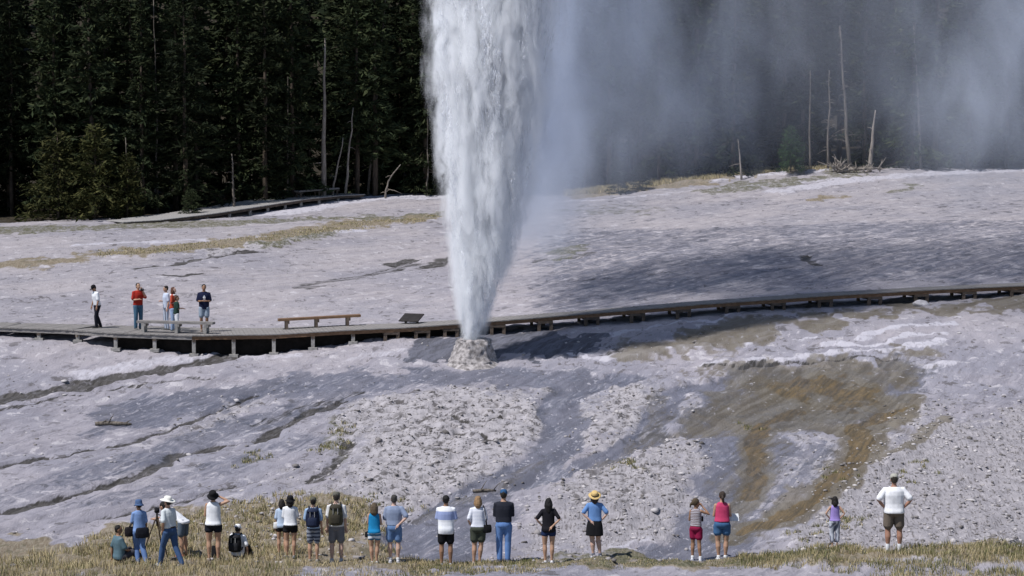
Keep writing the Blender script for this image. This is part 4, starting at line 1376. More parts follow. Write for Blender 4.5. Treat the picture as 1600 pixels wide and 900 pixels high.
def stripe_mat(name, c1, c2, per, axis=2, bands=None, wavy=0.0):
    """woven or printed bands across a garment"""
    m, nt, p = mat_new(name)
    N, L = nt.nodes, nt.links
    tc = N.new('ShaderNodeTexCoord'); w = N.new('ShaderNodeTexWave')
    w.wave_type = 'BANDS'; w.bands_direction = 'XYZ'[axis]; w.inputs['Scale'].default_value = per; w.inputs['Distortion'].default_value = wavy
    L.new(tc.outputs['Object'], w.inputs['Vector'])
    r = N.new('ShaderNodeValToRGB'); r.color_ramp.elements[0].position = .42; r.color_ramp.elements[1].position = .58
    r.color_ramp.elements[0].color = (*c1, 1); r.color_ramp.elements[1].color = (*c2, 1)
    L.new(w.outputs['Fac'], r.inputs['Fac']); L.new(r.outputs['Color'], p.inputs['Base Color'])
    p.inputs['Roughness'].default_value = .9; set_spec(p, .15)
    return m
def band_mat(name, c1, c2, z0, z1):
    """a chest band printed between two heights (metres above the feet)"""
    m, nt, p = mat_new(name)
    N, L = nt.nodes, nt.links
    tc = N.new('ShaderNodeTexCoord'); s = N.new('ShaderNodeSeparateXYZ'); L.new(tc.outputs['Object'], s.inputs[0])
    r = N.new('ShaderNodeValToRGB'); r.color_ramp.interpolation = 'CONSTANT'
    mr = N.new('ShaderNodeMapRange'); mr.inputs[1].default_value = 0; mr.inputs[2].default_value = 2.0
    L.new(s.outputs[2], mr.inputs[0]); L.new(mr.outputs[0], r.inputs['Fac'])
    r.color_ramp.elements[0].position = 0; r.color_ramp.elements[0].color = (*c1, 1)
    r.color_ramp.elements[1].position = z0 / 2; r.color_ramp.elements[1].color = (*c2, 1)
    e = r.color_ramp.elements.new(z1 / 2); e.color = (*c1, 1)
    L.new(r.outputs['Color'], p.inputs['Base Color']); p.inputs['Roughness'].default_value = .9; set_spec(p, .15)
    return m

ARMS = {  # elbow and wrist offsets from the shoulder; x is outward
    'down': ((.022, -.015, -.165), (.030, .030, -.305)),
    'akimbo': ((.098, -.045, -.125), (.006, -.010, -.232)),
    'akimbo_back': ((.085, -.050, -.125), (-.030, -.072, -.232)),
    'front': ((.030, .010, -.165), (-.045, .105, -.150)),
    'crossed': ((.022, .020, -.160), (-.075, .095, -.105)),
    'brow': ((.120, .070, .005), (.005, .105, .105)),
    'brow_back': ((.135, .010, .045), (-.030, .050, .115)),
    'camera': ((.050, .065, -.135), (-.060, .125, .040)),
    'behind': ((.040, -.060, -.150), (-.065, -.085, -.245)),
    'pocket': ((.050, -.040, -.155), (.000, .020, -.270)),
    'lap': ((.030, .060, -.155), (-.030, .170, -.190)),
    'prop': ((.060, -.030, -.160), (.075, -.030, -.310)),
    'point': ((.030, .070, -.150), (.010, .200, -.170)),
    'reach': ((.020, .070, -.150), (-.03, .20, -.130)),
}

def person(s):
    H = s['H']; fem = s.get('fem', False); child = s.get('child', False)
    wd = s.get('build', 1.0)
    root = empty('person', s['loc'], s.get('rz', 0.0), s['label'], 'person', s.get('group'))
    vox = s.get('vox', .017)
    hsz = 1.18 if child else 1.0
    shx = (.086 if fem else .099) * (.55 + .45 * wd)
    lean = Vector(s.get('lean', (0, 0)) + (0,)) if len(s.get('lean', (0, 0))) == 2 else Vector(s['lean'])   # shift of the neck, in H
    seat = s.get('pose') == 'sit'
    pel_z = .115 if seat else .515
    P0 = Vector((s.get('hip', 0) * 1.0, 0, pel_z))
    def spine(z):    # z counted from the ground for a standing figure
        t = (z - .515) / (.84 - .515)
        drop = s.get('drop', 0.0) * max(0, t)      # stooping lowers the shoulders
        return Vector((P0.x + lean.x * max(0, t), lean.y * max(0, t) ** 1.2, z - .515 + pel_z - drop))
    # --- joints
    hipw = .052 * (1.06 if fem else 1.0) * wd
    if seat:
        legs = s.get('legs') or [((-.09, .20, .20), (-.07, .38, .03)), ((.09, .20, .20), (.07, .38, .03))]
    else:
        st = s.get('stance', .055)
        legs = s.get('legs') or [((-(st + hipw) / 2 - .004, .012, .28), (-st, -.01, .04)), (((st + hipw) / 2 + .004, .012, .28), (st, -.01, .04))]
    hips = [P0 + Vector((-hipw, 0, -.01)), P0 + Vector((hipw, 0, -.01))]
    arms = []
    for i, sx in enumerate((-1, 1)):
        e, w = ARMS[s['arms'][i]] if isinstance(s['arms'][i], str) else s['arms'][i]
        sh = spine(.800) + Vector((sx * shx, 0, 0))
        arms.append((sh, sh + Vector((sx * e[0], e[1], e[2])), sh + Vector((sx * w[0], w[1], w[2]))))
    legs = [(hips[i], Vector(legs[i][0]), Vector(legs[i][1])) for i in range(2)]
    neck = spine(.845)
    hd = neck + Vector(s.get('head', (0, .012, 0))) + Vector((0, 0, .082))
    X, Yv = Vector((1, 0, 0)), Vector((0, 1, 0))
    def torso(bm, zs, grow, k=1.0):
        rr = []
        for z, a, b, y in zs:
            c = spine(z) + Vector((0, y, 0))
            rr.append((c * H, (a * wd * k + grow) * H, (b * (.4 + .6 * wd) * k + grow) * H, X, Yv))
        ring_loft(bm, rr)
    if fem:
        T = [(.465, .062, .050, -.008), (.50, .094, .066, -.014), (.53, .098, .068, -.014), (.57, .088, .058, -.004), (.625, .071, .050, .004), (.68, .078, .056, .008), (.735, .084, .064, .012), (.785, .084, .052, .004), (.812, .066, .040, .000), (.838, .040, .032, -.002)]
    else:
        T = [(.465, .060, .050, -.006), (.50, .090, .064, -.012), (.53, .093, .065, -.010), (.57, .090, .060, -.002), (.625, .086, .058, .003), (.68, .094, .062, .004), (.735, .100, .068, .004), (.785, .096, .058, .000), (.814, .076, .044, -.002), (.838, .044, .034, -.002)]
    # --- body
    bm = bmesh.new()
    under_t = .93 if s.get('top') else 1.0
    torso(bm, T, 0, under_t)
    lk = .80 if (s.get('bottom') or ('', 0))[0] in ('long', 'capri') else 1.0
    ak = .82 if (s.get('top') or ('', 0))[0] == 'long' else 1.0
    tapered(bm, [neck * H - Vector((0, 0, .03 * H)), neck * H + Vector((0, .004, .02)) * H, hd * H], [.036 * H, .031 * H, .030 * H])
    yaw = Matrix.Rotation(s.get('yaw', 0.0), 3, 'Z') @ Matrix.Rotation(s.get('nod', 0.0), 3, 'X')
    def HP(x, y, z): return (hd + yaw @ Vector((x, y, z)) * hsz) * H
    blob(bm, HP(0, -.004, .008), (.0445 * hsz * H, .054 * hsz * H, .056 * hsz * H), 16, yaw)
    blob(bm, HP(0, .018, -.030), (.034 * hsz * H, .034 * hsz * H, .036 * hsz * H), 12, yaw)      # jaw
    blob(bm, HP(0, .052, -.014), (.0085 * hsz * H, .014 * hsz * H, .016 * hsz * H), 8, yaw)      # nose
    for sx in (-1, 1): blob(bm, HP(sx * .045, -.002, -.008), (.008 * hsz * H, .012 * hsz * H, .018 * hsz * H), 8, yaw)   # ears
    for hp, kn, an in legs:
        g = wd ** .6 * (1.04 if fem else 1.0)
        m1 = hp.lerp(kn, .45) + Vector((0, -.004, 0)); m2 = kn.lerp(an, .33) + Vector((0, -.010, 0))
        tapered(bm, [hp * H, m1 * H, kn * H, m2 * H, kn.lerp(an, .75) * H, an * H], [.056 * H * g * .92, .048 * H * g * (lk if lk < 1 else .95), .032 * H * g * lk, .034 * H * g * lk, .024 * H * lk, .020 * H])
        toe = an + (Vector((.012 * (1 if an.x > 0 else -1), .085, -.028)) if not seat else Vector((0, .06, .02)))
        tapered(bm, [(an + Vector((0, -.018, -.022))) * H, (an + toe) / 2 * H, toe * H], [.018 * H, .020 * H, .014 * H], 8)
    for (sh, el, wr) in arms:
        g = (.86 if fem else 1.0) * wd ** .5
        m = sh.lerp(el, .45); fm = el.lerp(wr, .35)
        tapered(bm, [sh * H, m * H, el * H, fm * H, wr * H], [.031 * H * g * ak, .028 * H * g * ak, .022 * H * g * ak, .022 * H * g * ak, .0155 * H], 10)
        d = (wr - el).normalized()
        tapered(bm, [wr * H, (wr + d * .028) * H, (wr + d * .045) * H], [.015 * H, .021 * H, .018 * H], 8)
    me = remeshed(bm, vox, 3, 'body')
    # fingers: five, of different lengths, bent, rooted in the palm
    bm = bmesh.new(); bm.from_mesh(me)
    for i, (sh, el, wr) in enumerate(arms):
        d = (wr - el).normalized()
        up_ = Vector((0, 0, 1)) if abs(d.z) < .8 else Vector((0, 1, 0))
        sd = d.cross(up_).normalized(); nr = sd.cross(d)
        bend = nr * -.35 if s.get('grip') is None else nr * s['grip']
        for q, ln in enumerate((.036, .042, .040, .032)):
            r0 = wr + d * .044 + sd * (q - 1.5) * .0105
            tapered(bm, [r0 * H, (r0 + (d + bend * .4).normalized() * ln * .5) * H, (r0 + (d + bend * .4).normalized() * ln * .5 + (d + bend * 1.6).normalized() * ln * .5) * H], [.0054 * H, .005 * H, .0042 * H], 6)
        r0 = wr + d * .016 + sd * -.016
        tapered(bm, [r0 * H, (r0 - sd * .013 + d * .014 + bend * .02) * H, (r0 - sd * .015 + d * .032 + bend * .03) * H], [.0066 * H, .006 * H, .005 * H], 6)
    n0 = len(me.polygons)
    me2 = bm_mesh(bm, 'body', True)
    bpy.data.meshes.remove(me)
    mesh_obj('body', me2, skin(s.get('skin', (.42, .25, .17))), root)
    # --- face
    for sx in (-1, 1):
        bm = bmesh.new(); blob(bm, HP(sx * .017, .046, .004), (.0065 * H, .005 * H, .0042 * H), 8, yaw)
        mesh_obj('eye', bm_mesh(bm, 'eye', True), eye_mat, root)
    bm = bmesh.new(); blob(bm, HP(0, .0495, -.036), (.014 * H, .005 * H, .0048 * H), 8, yaw)
    mesh_obj('mouth', bm_mesh(bm, 'mouth', True), lip_mat, root)
    # --- hair
    hs = s.get('hair', ('short', (.03, .02, .015)))
    if hs:
        bm = bmesh.new()
        kind, hc = hs
        blob(bm, HP(0, -.012, .016), (.049 * hsz * H, .054 * hsz * H, .056 * hsz * H), 14, yaw)
        if kind == 'short':
            blob(bm, HP(0, -.026, -.012), (.043 * hsz * H, .036 * hsz * H, .036 * hsz * H), 12, yaw)
        if kind in ('bob', 'long', 'wavy'):
            dn = {'bob': .055, 'long': .125, 'wavy': .075}[kind]
            wdh = .052 if kind != 'wavy' else .066
            tapered(bm, [HP(0, -.018, .0), HP(0, -.034, -.045), HP(0, -.038, -.02 - dn)], [wdh * H, wdh * H, (.040 if kind == 'long' else wdh * .95) * H], 14)
            for sx in (-1, 1): tapered(bm, [HP(sx * .036, -.005, .01), HP(sx * .045, -.008, -.05), HP(sx * .040, -.012, -.02 - dn * .8)], [.020 * H, .022 * H, .016 * H], 8)
        if kind == 'ponytail':
            blob(bm, HP(0, -.026, -.005), (.043 * hsz * H, .036 * hsz * H, .034 * hsz * H), 12, yaw)
            tapered(bm, [HP(0, -.058, .005), HP(0, -.078, -.02), HP(.006, -.074, -.07), HP(.008, -.068, -.10)], [.016 * H, .022 * H, .018 * H, .007 * H], 8)
        if kind == 'buns':
            blob(bm, HP(0, -.026, -.005), (.044 * hsz * H, .036 * hsz * H, .034 * hsz * H), 12, yaw)
            tapered(bm, [HP(-.02, -.05, .01), HP(-.035, -.07, -.02), HP(-.04, -.07, -.06)], [.018 * H, .022 * H, .010 * H], 8)
        mesh_obj('hair', remeshed(bm, .013, 2, 'hair', .012, 26, int(H * 100)), hair_m(hc), root)
    # --- hat
    ht = s.get('hat')
    if ht:
        kind, hc = ht
        hm = cloth(hc, 'hat_cloth') if kind != 'straw' else stripe_mat('straw', hc, tuple(x * .72 for x in hc), 60, 2)
        hat_rot = yaw @ Matrix.Rotation(s.get('hat_tilt', R(-6)), 3, 'X')
        def lathe(bm, prof, n=26, wob=0.0):
            rows = []
            for r, z in prof:
                rows.append([bm.verts.new((hd + hat_rot @ Vector((math.cos(2 * math.pi * k / n) * r * .95, math.sin(2 * math.pi * k / n) * r * 1.08 - .006, z + wob * math.sin(4 * math.pi * k / n + 1) * (r > .07))) * hsz) * H) for k in range(n)])
            for i in range(len(rows) - 1):
                for k in range(n):
                    bm.faces.new((rows[i][k], rows[i][(k + 1) % n], rows[i + 1][(k + 1) % n], rows[i + 1][k]))
            bm.faces.new(rows[0][::-1]); bm.faces.new(rows[-1])
        if kind == 'cap':
            bm = bmesh.new(); lathe(bm, [(.050, .008), (.0535, .014), (.0535, .030), (.050, .052), (.038, .068), (.020, .075), (.004, .076)])
            o = mesh_obj('cap', bm_mesh(bm, 'cap', True), hm, root)
            bm = bmesh.new()
            rows = []
            for z in (.012, .017):
                rows.append([(hd + hat_rot @ Vector((math.sin(t) * .046, .046 + math.cos(t) * .052, z + .004 * math.cos(t * 2))) * hsz) * H for t in [R(-90 + 18 * k) for k in range(11)]])
            vb = [[bm.verts.new(p) for p in r_] for r_ in rows]
            bm.faces.new(vb[0][::-1]); bm.faces.new(vb[1])
            for k in range(11): bm.faces.new((vb[0][k], vb[0][(k + 1) % 11], vb[1][(k + 1) % 11], vb[1][k]))
            mesh_obj('visor', bm_mesh(bm, 'visor', True), hm, o)
        else:
            br = {'bucket': .078, 'brim': .098, 'straw': .098, 'wide': .11, 'sun': .085}[kind]
            dip = {'bucket': -.026, 'brim': .004, 'straw': .002, 'wide': .006, 'sun': -.016}[kind]
            bm = bmesh.new()
            lathe(bm, [(.047, .012), (br * .8, .012 + dip * .5), (br, .012 + dip), (br + .002, .017 + dip), (br * .8, .019 + dip * .45), (.056, .022), (.0555, .045), (.052, .068), (.040, .080), (.018, .083), (.003, .083)], wob=.006)
            o = mesh_obj('hat', bm_mesh(bm, 'hat', True), hm, root)
            if kind in ('straw', 'wide', 'brim') and s.get('hat_band'):
                bm = bmesh.new(); lathe(bm, [(.0565, .023), (.0575, .026), (.0570, .038), (.0560, .040)])
                mesh_obj('hat_band', bm_mesh(bm, 'hat_band', True), cloth(s['hat_band']), o)
    # --- clothes
    top = s.get('top')
    if top:
        kind, tm = top[0], top[1]
        hem = s.get('hem', .49 if kind != 'tucked' else .56)
        bm = bmesh.new()
        zs = [z for z in T if z[0] > hem + .01]
        z0 = [hem]
        i0 = [k for k in range(len(T)) if T[k][0] > hem][0]
        a = T[max(i0 - 1, 0)]; b = T[i0]; t = (hem - a[0]) / (b[0] - a[0] + 1e-9)
        first = (hem, a[1] + (b[1] - a[1]) * t, a[2] + (b[2] - a[2]) * t, a[3] + (b[3] - a[3]) * t)
        loose = s.get('loose', .009)
        zs = [first] + zs
        rr = []
        for z, aa, bb, y in zs:
            c = spine(z) + Vector((0, y, 0))
            lo = loose * (1.0 if z > .72 else 1.35)
            aw = max(aa, (.082 if fem else .092) if (z < .72 and kind not in ('fitted',)) else 0)
            bw = max(bb, .058 if z < .72 and kind != 'fitted' else 0)
            rr.append((c * H, (aw * wd + lo) * H, (bw * (.4 + .6 * wd) + lo) * H, X, Yv))
        ring_loft(bm, rr)
        if kind != 'sleeveless' and kind != 'tank':
            frac = {'tee': .85, 'tucked': .85, 'polo': .9, 'long': 2.0, 'fitted': .7}.get(kind, .85)
            for sh, el, wr in arms:
                g = (.9 if fem else 1.0) * wd ** .5
                inner = sh + (spine(.80) - sh) * .25
                if frac < 1.5:
                    e = sh.lerp(el, frac)
                    tapered(bm, [inner * H, sh * H, sh.lerp(el, .5 * frac) * H, e * H], [.034 * H, .036 * H * g, .036 * H * g, .038 * H * g], 12)
                else:
                    tapered(bm, [inner * H, sh * H, sh.lerp(el, .5) * H, el * H, el.lerp(wr, .5) * H, wr * H], [.036 * H, .038 * H, .035 * H, .031 * H, .028 * H, .023 * H], 12)
        mesh_obj('shirt' if kind not in ('long',) else 'jacket', remeshed(bm, vox * .9, 2, 'shirt', .013, 6, int(H * 77)), tm, root)
    bot = s.get('bottom')
    if bot:
        kind, pm = bot
        bm = bmesh.new()
        waist = s.get('waist', .565)
        if kind == 'skirt':
            rr = []
            for z, a, b in ((s.get('skirt_hem', .36), .118, .088), (.42, .112, .084), (.48, .106, .080), (.53, .100, .073), (waist, .090, .064)):
                rr.append((spine(z) * H + Vector((0, -.006 * H, 0)), a * wd * H, b * wd * H, X, Yv))
            ring_loft(bm, rr)
        else:
            rr = []
            for z, a, b, y in T:
                if z <= waist + .02:
                    rr.append(((spine(z) + Vector((0, y, 0))) * H, (a * wd + .006) * H, (b * (.4 + .6 * wd) + .006) * H, X, Yv))
            ring_loft(bm, rr)
            L_ = {'shorts': s.get('leg_len', .62), 'short': .30, 'long': 2.0, 'capri': 1.6}[kind]
            flare = s.get('flare', 1.0)
            for hp, kn, an in legs:
                g = wd ** .6 * (1.04 if fem else 1.0)
                if L_ <= 1.0:
                    e = hp.lerp(kn, L_)
                    r2 = (.056 - (.056 - .036) * L_ + .008 * flare + .003) * g
                    tapered(bm, [hp * H, hp.lerp(kn, L_ * .5) * H, e * H], [.060 * H * g, (.058 * g) * H, r2 * H], 14)
                else:
                    q = L_ - 1.0
                    tapered(bm, [hp * H, hp.lerp(kn, .45) * H, kn * H, kn.lerp(an, q * .4) * H, kn.lerp(an, q) * H], [.061 * H * g, .054 * H * g, .042 * H * g, .041 * H * g, .036 * H * flare], 12)
        nm = {'skirt': 'skirt', 'shorts': 'shorts', 'short': 'shorts', 'long': 'trousers', 'capri': 'trousers'}[kind]
        mesh_obj(nm, remeshed(bm, vox * .9, 2, nm, .012, 7, int(H * 55)), pm, root)
        if s.get('belt'):
            bm = bmesh.new()
            rr = []
            for z in (waist - .012, waist + .006):
                a, b = (.098 if not fem else .092), .070
                rr.append((spine(z) * H + Vector((0, -.002 * H, 0)), (a * wd) * H, (b * wd) * H, X, Yv))
            ring_loft(bm, rr, 24)
            mesh_obj('belt', bm_mesh(bm, 'belt', True), cloth(s['belt'], 'belt'), root)
    # --- socks and shoes
    for hp, kn, an in legs:
        sx = 1 if an.x > 0 else -1
        if s.get('socks'):
            bm = bmesh.new(); tapered(bm, [(an + Vector((0, 0, -.01))) * H, an.lerp(kn, .10 if s.get('sock_h') is None else s['sock_h']) * H], [.0245 * H, .0275 * H], 10)
            mesh_obj('sock', bm_mesh(bm, 'sock', True), cloth(s['socks'], 'sock'), root)
        sc = s.get('shoes', (.5, .5, .52))
        if sc:
            bm = bmesh.new()
            if seat:
                tapered(bm, [(an + Vector((0, -.02, -.02))) * H, (an + Vector((0, .05, .0))) * H, (an + Vector((0, .085, .03))) * H], [.024 * H, .024 * H, .018 * H], 10)
            else:
                tapered(bm, [(an + Vector((0, -.020, -.020))) * H, (an + Vector((sx * .004, .03, -.020))) * H, (an + Vector((sx * .014, .095, -.027))) * H], [.0245 * H, .0245 * H, .0175 * H], 12)
                add_box(bm, (an + Vector((sx * .006, .036, -.0385))) * H, (.052 * H, .150 * H, .012 * H), Matrix.Rotation(-sx * .08, 3, 'Z'))
            mesh_obj('shoe', remeshed(bm, .010, 2, 'shoe'), cloth(sc, 'shoe'), root)
    s['root'] = root; s['neck'] = neck * H; s['arms_w'] = [(a * H, b * H, c * H) for a, b, c in arms]; s['hd'] = hd * H; s['spine'] = lambda z: spine(z) * H
    return s

def world_of(s, v):
    return Vector(s['loc']) + Matrix.Rotation(s.get('rz', 0.0), 3, 'Z') @ Vector(v)

def stand(px, feet, crown, **k):
    """a spectator standing on the near ground; feet and crown rows give place and height"""
    g = ground_at(px, feet)
    Y = k.pop('Y', g.y)
    X = ray(px, feet).x * Y
    z = ground_z(X, Y)
    H = (feet - crown) * Y / FPX * k.pop('hs', 1.0)
    k.update(loc=(X, Y, z), H=H)
    return person(k)

WHITE = (.78, .79, .82); TAN = (.45, .27, .18); PALE = (.55, .36, .28); BROWN = (.30, .165, .10); BLACKC = (.012, .012, .014)
NAVY = (.018, .025, .06); DENIM = (.11, .20, .38); DENIM_D = (.055, .10, .20); HAIR_D = (.018, .013, .011); HAIR_B = (.16, .085, .045); HAIR_L = (.34, .24, .13)
Q = {}
# --- left group
Q['sit1'] = stand(187, 887, 887 - 108, Y=59.6, pose='sit', rz=R(-58), hs=.98, label='seated man in grey-blue T-shirt at the far left, facing right', fem=False, build=1.12, arms=('prop', 'lap'), yaw=R(-28), lean=(0, -.02),
                  skin=BROWN, hair=('short', HAIR_D), top=('tee', cloth((.10, .165, .20))), bottom=('long', cloth((.05, .05, .06))))
Q['blue'] = stand(218, 889, 787, rz=R(25), label='woman in blue shirt and jeans with dark bucket hat, left of the tripod', fem=True, build=1.02, arms=('crossed', 'down'), yaw=R(15), skin=BROWN, stance=.03,
                  legs=[((-.03, .06, .28), (-.025, -.02, .04)), ((.045, -.01, .28), (.07, -.13, .045))], hair=('short', HAIR_D), hat=('bucket', (.07, .12, .24)), top=('tee', cloth((.20, .31, .56))), bottom=('long', cloth((.12, .20, .40))), shoes=(.5, .5, .55), belt=BLACKC)
Q['photog'] = stand(287, 886, 777, Y=60.9, rz=R(68), label='person in white shirt bending to the tripod camera behind the white-hatted man', fem=False, arms=('reach', 'reach'), lean=(0, .27, 0), drop=.16, head=(0, .06, -.05), nod=R(-20), hip=0.0,
                    skin=TAN, hair=('short', HAIR_D), top=('tee', cloth(WHITE)), bottom=('shorts', cloth((.10, .13, .17))), leg_len=.8, shoes=(.35, .1, .08))
Q['whitehat'] = stand(266, 892, 781, rz=R(55), label='man in white sun hat, pale shirt and jeans striding beside the tripod', fem=False, build=1.06, arms=('pocket', 'front'), skin=TAN, lean=(0, .03),
                      legs=[((-.04, .10, .285), (-.045, .15, .04)), ((.05, -.06, .28), (.05, -.19, .045))], hair=('short', HAIR_D), hat=('wide', (.82, .80, .74)), hat_tilt=R(8), top=('tucked', cloth((.62, .66, .68))), waist=.575,
                      bottom=('long', cloth((.05, .095, .20))), belt=(.05, .03, .02), shoes=(.3, .3, .33))
Q['sleeveless'] = stand(334, 884, 772, label='woman in white sleeveless top and black shorts shading her eyes, dark hat', fem=True, build=1.08, arms=('front', 'brow_back'), skin=TAN, hair=None, hat=('sun', BLACKC), hat_tilt=R(14), head=(-.004, .0, -.005), nod=R(12),
                        top=('sleeveless', cloth(WHITE)), hem=.515, bottom=('short', cloth((.014, .016, .024))), leg_len=.4, stance=.062, shoes=(.3, .25, .22))
Q['sit2'] = stand(372, 880, 880 - 100, Y=60.6, pose='sit', rz=R(-15), label='seated person in white cap wearing a black backpack on the grass', arms=('lap', 'prop'), skin=BROWN, hair=('short', HAIR_D), hat=('cap', (.8, .8, .82)), head=(-.004, .02, -.02),
                  top=('tee', cloth(WHITE)), bottom=('long', cloth(BLACKC)), shoes=(.05, .05, .05), child=False)
Q['w7'] = stand(441, 886, 797, Y=60.9, label='woman in pale blue top half hidden behind the woman in the dark hat', fem=True, build=.92, arms=('down', 'front'), skin=TAN, hair=('bob', HAIR_D), top=('tee', cloth((.45, .55, .70))), bottom=('short', cloth(BLACKC)), leg_len=.45, shoes=(.2, .2, .2))
Q['w8'] = stand(454, 887, 789, Y=60.2, label='woman in white long top and black shorts with a black hat, right of the pair', fem=True, build=1.06, arms=('crossed', 'crossed'), skin=TAN, hair=('bob', HAIR_D), hat=('sun', BLACKC), hat_tilt=R(8), top=('tee', cloth(WHITE)), hem=.53,
                bottom=('short', cloth(BLACKC)), leg_len=.4, shoes=(.2, .2, .2))
Q['boy'] = stand(490, 885, 782, label='boy in cap and knee shorts carrying a navy backpack', build=.95, arms=('front', 'down'), skin=TAN, hair=('short', HAIR_D), hat=('cap', (.10, .095, .075)), top=('tee', cloth((.30, .42, .60))), hem=.52,
                 bottom=('shorts', stripe_mat('patterned_shorts', (.05, .06, .09), (.25, .27, .32), 3, 2, wavy=6)), leg_len=.88, shoes=(.3, .28, .25))
Q['packman'] = stand(526, 883, 769, label='tall man in cap and grey shorts carrying an olive backpack', arms=('down', 'down'), skin=PALE, hair=('short', (.05, .04, .03)), hat=('cap', (.115, .11, .09)), top=('tee', cloth((.70, .70, .70))), hem=.52,
                     bottom=('shorts', cloth((.17, .17, .19))), leg_len=.80, flare=1.6, socks=(.6, .6, .6), shoes=(.62, .62, .64), stance=.065)
Q['turq'] = stand(585, 885, 788, label='woman with frizzy hair in bright blue sleeveless top and striped shorts', fem=True, build=1.0, arms=('crossed', 'front'), skin=TAN, hair=('wavy', (.12, .085, .05)), top=('sleeveless', cloth((.015, .22, .46))), hem=.50,
                  bottom=('shorts', stripe_mat('striped_shorts', (.70, .72, .76), (.06, .16, .28), 2.4, 2, wavy=3)), leg_len=.42, flare=1.2, shoes=(.6, .6, .62), stance=.036)
Q['greyblue'] = stand(616, 884, 776, label='man in grey-blue shirt and denim shorts with one hand behind his hip', build=1.1, arms=('front', 'akimbo_back'), skin=PALE, hair=('short', (.06, .055, .05)), top=('polo', cloth((.25, .30, .42))), hem=.555, waist=.57,
                      bottom=('shorts', cloth((.13, .22, .40))), leg_len=.74, flare=1.4, socks=(.65, .65, .65), shoes=(.55, .55, .58))
Q['band'] = stand(697, 884, 771, label='dark-haired man in white T-shirt with blue chest band and black shorts', build=1.04, arms=('crossed', 'front'), skin=BROWN, hair=('short', (.012, .01, .01)), top=('tee', band_mat('white_tee_blue_band', WHITE, (.30, .36, .58), 1.16, 1.37)), hem=.455, loose=.013,
                  bottom=('shorts', cloth(BLACKC)), leg_len=.72, flare=1.5, shoes=(.4, .42, .45), stance=.062)
Q['stripe'] = stand(747, 884, 775, label='blonde woman in striped white T-shirt and olive shorts with a shoulder bag', fem=True, build=1.05, arms=('pocket', 'front'), skin=TAN, hair=('bob', (.36, .22, .11)), top=('tee', stripe_mat('striped_tee', WHITE, (.50, .52, .62), 9, 2)), hem=.545,
                    bottom=('shorts', cloth((.06, .068, .05))), leg_len=.66, flare=1.7, shoes=(.35, .3, .28), legs=[((-.052, .012, .28), (-.062, -.02, .04)), ((.042, .012, .28), (.022, -.01, .04))])
Q['jeans'] = stand(787, 883, 768, label='man in black long-sleeved jacket, blue jeans and blue cap', build=1.08, arms=('crossed', 'crossed'), skin=TAN, hair=('short', (.03, .025, .02)), hat=('cap', (.03, .09, .20)), top=('long', cloth((.022, .024, .034))), hem=.555, waist=.575,
                   bottom=('long', cloth((.13, .24, .50))), shoes=(.12, .12, .16), stance=.055)
Q['blacktee'] = stand(857, 884, 780, label='woman with long black hair in black T-shirt, hands on her hips', fem=True, build=1.0, arms=('akimbo', 'akimbo_back'), skin=TAN, hair=('long', (.012, .01, .010)), top=('tee', cloth((.013, .012, .016))), hem=.475,
                      bottom=('short', cloth((.018, .032, .09))), leg_len=.42, shoes=(.66, .66, .68), stance=.05)
Q['strawhat'] = stand(929, 881, 775, label='woman in straw hat, blue shirt and black skirt shorts, hands on hips', fem=True, build=1.12, arms=('akimbo_back', 'akimbo'), skin=PALE, hair=('bob', (.06, .04, .03)), hat=('straw', (.66, .47, .20)), hat_band=(.03, .025, .02), hat_tilt=R(24),
                      top=('tee', cloth((.13, .25, .50))), hem=.56, bottom=('skirt', cloth(BLACKC)), skirt_hem=.345, socks=(.12, .13, .17), shoes=(.70, .70, .72), legs=[((-.035, .012, .28), (-.018, -.01, .04)), ((.055, .02, .28), (.085, .0, .04))])
Q['girl'] = stand(1087, 875, 777, label='girl in magenta shorts shading her eyes with one hand', fem=True, child=True, build=.92, arms=('front', ((.13, .05, -.055), (-.015, .10, .075))), rz=R(-20), yaw=R(-35), skin=BROWN, hair=('buns', (.10, .07, .04)), top=('tank', stripe_mat('printed_vest', (.42, .40, .44), (.16, .12, .12), 8, 2, wavy=5)), hem=.555,
                  bottom=('shorts', cloth((.25, .012, .055))), leg_len=.62, flare=1.5, socks=(.75, .75, .75), shoes=(.66, .66, .70), legs=[((-.05, .012, .28), (-.05, -.01, .04)), ((.06, -.01, .28), (.09, -.04, .04))])
Q['pink'] = stand(1128, 875, 765, label='woman in pink sleeveless top and denim shorts with a ponytail', fem=True, build=1.12, arms=('front', 'front'), skin=TAN, hair=('ponytail', (.06, .04, .03)), hat=None, top=('sleeveless', cloth((.52, .055, .14))), hem=.56,
                  bottom=('shorts', cloth((.055, .13, .26))), leg_len=.48, flare=1.4, socks=(.75, .75, .75), shoes=(.68, .68, .72), stance=.048, belt=(.02, .02, .04))
Q['child'] = stand(1304, 868, 787, label='small child with dark bobbed hair in lilac top, hands on hips', fem=True, child=True, build=1.0, arms=('akimbo', 'akimbo'), skin=TAN, hair=('bob', HAIR_D), top=('sleeveless', cloth((.32, .24, .56))), hem=.53,
                   bottom=('capri', stripe_mat('camouflage_trousers', (.14, .15, .20), (.50, .52, .58), 2.2, 0, wavy=14)), flare=1.15, shoes=(.4, .3, .25), stance=.045)
Q['bigman'] = stand(1396, 872, 747, label='big man in white T-shirt, khaki shorts and cap, hands on hips', build=1.22, arms=('akimbo', 'akimbo'), skin=(.36, .19, .13), hair=('short', (.05, .04, .03)), hat=('cap', (.40, .39, .34)), top=('tee', cloth((.84, .84, .86))), hem=.505, loose=.012,
                    bottom=('shorts', cloth((.16, .13, .105))), leg_len=.74, flare=1.7, socks=(.78, .78, .8), sock_h=.42, shoes=(.10, .10, .11), stance=.075)

